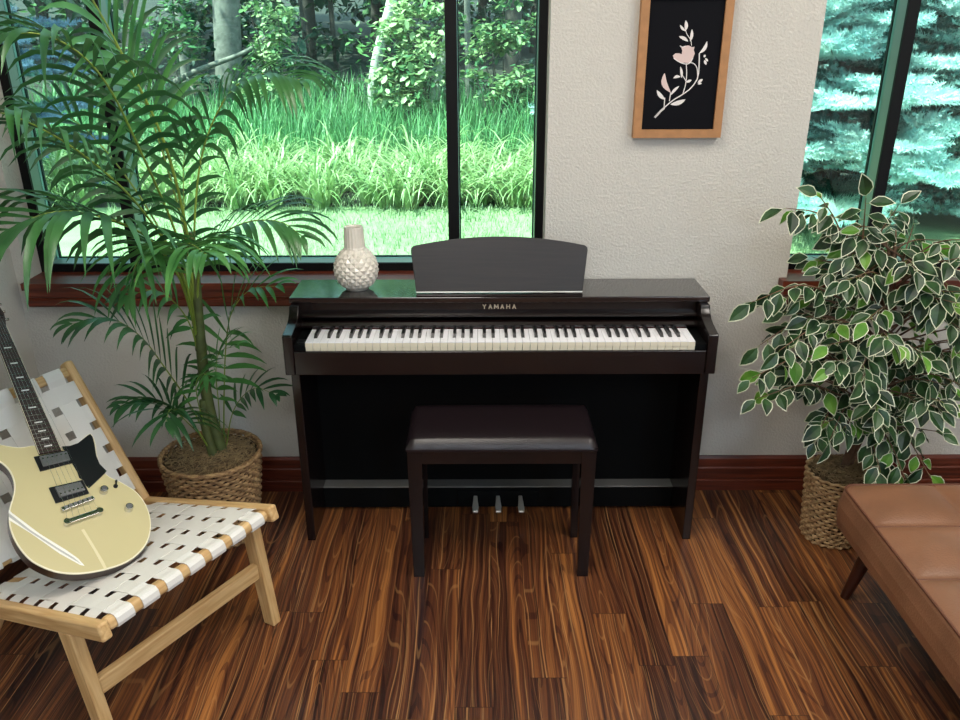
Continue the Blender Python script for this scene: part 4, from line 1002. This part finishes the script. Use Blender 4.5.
T([(188, 100), (183, 50), (178, 0)], 12, .085, .07, MTR1, 'slender grey trunk left of the thick grey trunk', 2)
T([(369, 150), (375, 70), (392, 0)], 10.8, .095, .075, MTR2, 'pale forked trunk leaning right in the middle of the wide window', 3, mts=[MLF1, MLF2, MLF2])
T([(427, 135), (436, 90), (446, 40)], 10.2, .07, .05, MTR2, 'thin pale trunk leaning against the dark window mullion', 4, clouds=[(W(418, 55, 10), (.85, .6, .75), 520, 9)], mts=[MLF1, MLF2, MLF2])
T([(469, 125), (467, 0)], 12.5, .06, .05, MTR1, 'slim straight trunk just right of the window mullion', 5)
T([(510, 115), (514, 0)], 12.2, .16, .13, MTR3, 'brown trunk behind leafy branches near the right edge of the wide window', 6)
T([(312, 90), (300, 0)], 15, .05, .04, MTR3, 'thin dark sapling trunk right of the thick grey trunk', 7)
T([(338, 85), (330, 0)], 16, .06, .05, MTR3, 'thin dark trunk deep in the woods left of the pale forked trunk', 8)
T([(135, 80), (128, 0)], 14, .10, .08, MTR3, 'dark trunk behind the palm fronds beside the left mullion', 9)
# fallen limb
q = MB(); S = spline([Vector(W(122, 128, 10.6)), Vector(W(150, 100, 10.8)), Vector(W(190, 74, 11)), Vector(W(245, 52, 11.3)), Vector(W(275, 30, 11.6))], 20); q.tube(S, [.075-.055*i/19 for i in range(20)], MTR1, 8)
q.tube(spline([Vector(W(185, 74, 11)), Vector(W(195, 92, 10.8)), Vector(W(215, 110, 10.6))], 8), [.03-.02*i/7 for i in range(8)], MTR1, 6); q.tube(spline([Vector(W(178, 78, 11)), Vector(W(172, 55, 11)), Vector(W(176, 40, 11))], 8), [.02-.014*i/7 for i in range(8)], MTR1, 6)
q.tube(spline([Vector(W(122, 128, 10.6)), Vector(W(112, 150, 10.5)), Vector(W(105, 178, 10.4))], 8), [.075+.01*i/7 for i in range(8)], MTR1, 8)
tag(q.build('fallen_branch'), 'bare grey fallen limb slanting up to the right in front of the thick trunk', 'branch')
# shrubs and saplings with pale leaves
def shrub(u, v, y, rad, n, label, seed, mts, size=.11, cl=10):
    c = Vector(W(u, v, y)); g = terrain(y); t = thing('woodland_shrub', (c.x, y, g), label, 'shrub'); r_ = random.Random(seed); q = MB(); qs = MB()
    for k in range(6):
        e = c+Vector((r_.uniform(-.8, .8)*rad[0], r_.uniform(-.8, .8)*rad[1], r_.uniform(-.2, .8)*rad[2])); b = Vector((c.x+r_.uniform(-.08, .08), y+r_.uniform(-.05, .05), g-.03)); qs.tube(spline([b, b.lerp(e, .5)+Vector((0, 0, .1)), e], 8), [.014-.0015*i for i in range(8)], MTR3, 5)
    leafcloud(q, c, rad, n, size, mts, r_, clumps=cl); qs.build('stems', t); q.build('foliage', t); return t
PL = [MLF1, MLF2, MLF2]
shrub(275, 30, 10.5, (.55, .5, .75), 600, 'bright leafy sapling hanging over the fallen limb', 31, PL)
shrub(258, 85, 9.8, (.42, .4, .28), 300, 'low pale leaved bush below the fallen limb', 32, [MLF2, MLF2, MLF1])
shrub(405, 75, 9.4, (.55, .5, .62), 620, 'leafy bush with large pale leaves left of the window mullion', 33, PL, .15)
shrub(420, 15, 10.2, (.65, .5, .45), 500, 'overhanging leafy crown at the top beside the window mullion', 34, PL, .13)
shrub(500, 30, 9.8, (.62, .5, .62), 800, 'pale leafy bush filling the top of the narrow right pane', 35, PL, .12)
shrub(495, 82, 9.2, (.50, .4, .28), 420, 'cream tinted bush in the middle of the narrow right pane', 36, [MLF2, MLF2, MLF1], .11)
shrub(525, 95, 9.4, (.35, .4, .5), 360, 'green bush at the right edge of the wide window', 37, [MLF1, MLF1, MLF2], .11)
shrub(150, 30, 10.5, (.8, .5, .7), 700, 'deep green bush behind the upper palm fronds', 38, [MLF3, MLF1, MLF1], .12)
shrub(330, 115, 11.2, (.9, .5, .35), 500, 'low dark bush at the back of the tall grass', 39, [MLF3, MLF1, MLF3], .10)
shrub(200, 120, 11, (1.1, .5, .35), 600, 'low green bush behind the tall grass on the left', 40, [MLF1, MLF3, MLF1], .10)
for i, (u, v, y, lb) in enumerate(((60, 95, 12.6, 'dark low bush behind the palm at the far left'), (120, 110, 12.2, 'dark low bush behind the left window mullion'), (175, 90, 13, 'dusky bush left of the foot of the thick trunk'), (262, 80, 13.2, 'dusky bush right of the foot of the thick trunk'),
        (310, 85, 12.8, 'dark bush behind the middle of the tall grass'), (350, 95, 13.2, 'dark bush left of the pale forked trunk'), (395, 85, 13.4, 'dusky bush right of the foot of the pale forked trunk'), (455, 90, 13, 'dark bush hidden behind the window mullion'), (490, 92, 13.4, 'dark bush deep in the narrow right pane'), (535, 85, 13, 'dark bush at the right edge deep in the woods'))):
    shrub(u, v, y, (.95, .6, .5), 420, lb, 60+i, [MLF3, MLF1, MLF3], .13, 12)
# deep woods: trunks and dark foliage behind, each tree its own object
r_ = random.Random(77); protos = []
for k in range(5):
    b = Vector((0, 0, 0)); t = thing('distant_tree', (0, 0, 0), 'dark broadleaf tree deep in the shaded woods', 'tree', 'dark trees deep in the woods')
    q = MB(); q.tube(spline([b, Vector((r_.uniform(-.2, .2), 0, 3)), Vector((r_.uniform(-.4, .4), 0, 7))], 10), [.14-.008*i for i in range(10)], MTR3, 8); q.build('trunk', t)
    q = MB()
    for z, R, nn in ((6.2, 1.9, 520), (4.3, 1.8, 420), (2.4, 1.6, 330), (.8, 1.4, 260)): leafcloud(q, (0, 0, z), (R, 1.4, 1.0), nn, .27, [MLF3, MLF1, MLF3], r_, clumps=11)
    q.build('foliage', t); protos.append(t)
spots = [(-13, 15), (-10.5, 17.5), (-8.2, 15.5), (-6, 18), (-4, 16), (-2.2, 18.5), (-.5, 16.4), (1.2, 18.2), (3, 16), (5, 17.5), (-11.5, 21), (-9, 22), (-6.6, 21.5), (-4.4, 22.3), (-2, 22), (.4, 21.6), (2.8, 22), (5.4, 21.5), (7.8, 19.5), (-14, 19), (-7, 25), (-3, 25.5), (1.5, 25), (6, 25)]
for i, (x, y) in enumerate(spots):
    src = protos[i % 5]; dst = src if i < 5 else src.copy()
    if i >= 5:
        COL.objects.link(dst)
        for ch in [c for c in src.children]:
            c2 = ch.copy(); COL.objects.link(c2); c2.parent = dst
    dst.location = (x+r_.uniform(-.5, .5), y, terrain(y)-.1); dst.rotation_euler = (0, 0, r_.uniform(0, 6.3)); s_ = r_.uniform(.9, 1.2); dst.scale = (s_, s_, s_*1.1)

# blue spruces
def spruce(base, H, R, nb, label, seed, zmin=.1, dens=1.0, arc=None, MSPR=MSPR):
    r_ = random.Random(seed); t = thing('blue_spruce', base, label, 'tree'); bz = Vector(base)
    q = MB(); q.tube([bz+Vector((0, 0, -.05)), bz+Vector((0, 0, H))], [.13, .03], MTR3, 10); q.build('trunk', t)
    q = MB(); qb_ = MB()
    def brush(p0, d, L, mt, rad):
        n = int(L/.0062*dens); up = d.orthogonal().normalized(); sd = d.cross(up)
        for k in range(n):
            f = k/n; a = r_.uniform(0, 6.3); rr = rad*(1-.55*f*f); o_ = up*cos(a)+sd*sin(a); p = p0+d*(L*f)
            e = p+(o_*.95+d*.5+Vector((0, 0, .2)))*rr; w_ = (d.cross(o_)).normalized()*.0058
            q.add([p-w_, p+w_, e], [(0, 1, 2)], mt)
    for k in range(nb):
        z = H*(zmin+(.97-zmin)*(k+.5)/nb)**1.0; az = r_.uniform(0, 2*pi) if arc is None else r_.uniform(*arc); rl = R*(1-z/H)**.75*r_.uniform(.85, 1.1)
        d = Vector((cos(az), sin(az), -.10)).normalized(); p0 = bz+Vector((0, 0, z)); pts = [p0]
        for i in range(6): pts.append(pts[-1]+d*rl/6); d = (d+Vector((0, 0, .045))).normalized()
        qb_.tube(pts, [.022-.003*i for i in range(7)], MTR3, 5, caps=False)
        side = d.cross(Vector((0, 0, 1))).normalized(); nbr = int(rl/.085)
        for i in range(nbr):
            f = .25+.75*(i+.5)/nbr; j = min(5, int(f*6)); p = pts[j].lerp(pts[j+1], f*6-j)
            for s_ in (-1, 1):
                bl_ = rl*.34*(1.1-f)*r_.uniform(.8, 1.2)+.10; dd = (d*.75+side*s_*.75+Vector((0, 0, r_.uniform(-.12, .22)))).normalized()
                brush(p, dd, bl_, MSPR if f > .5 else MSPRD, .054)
                if bl_ > .22:
                    for s2 in (-1, 1):
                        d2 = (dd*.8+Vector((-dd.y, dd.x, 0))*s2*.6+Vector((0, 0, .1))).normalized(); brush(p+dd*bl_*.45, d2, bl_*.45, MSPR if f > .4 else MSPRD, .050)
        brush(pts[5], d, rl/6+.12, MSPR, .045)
    qb_.build('boughs', t); q.build('needles', t); return t
spruce((3.3, 5.25, GZ), 5.4, 2.9, 230, 'blue spruce with layered pale boughs filling the right window', 51, zmin=.02, arc=(-pi*1.02, .05))
spruce((-4.75, 5.3, GZ), 4.8, 1.35, 70, 'blue grey spruce behind the palm at the far left of the wide window', 52, zmin=.03, MSPR=leafmat('slate_blue_needles', (74, 100, 128), (108, 134, 160), .6, .15, 2.2))
spruce((6.4, 8.8, GZ), 6.0, 2.6, 90, 'second blue spruce standing behind the first one at the right edge', 53, zmin=.03)
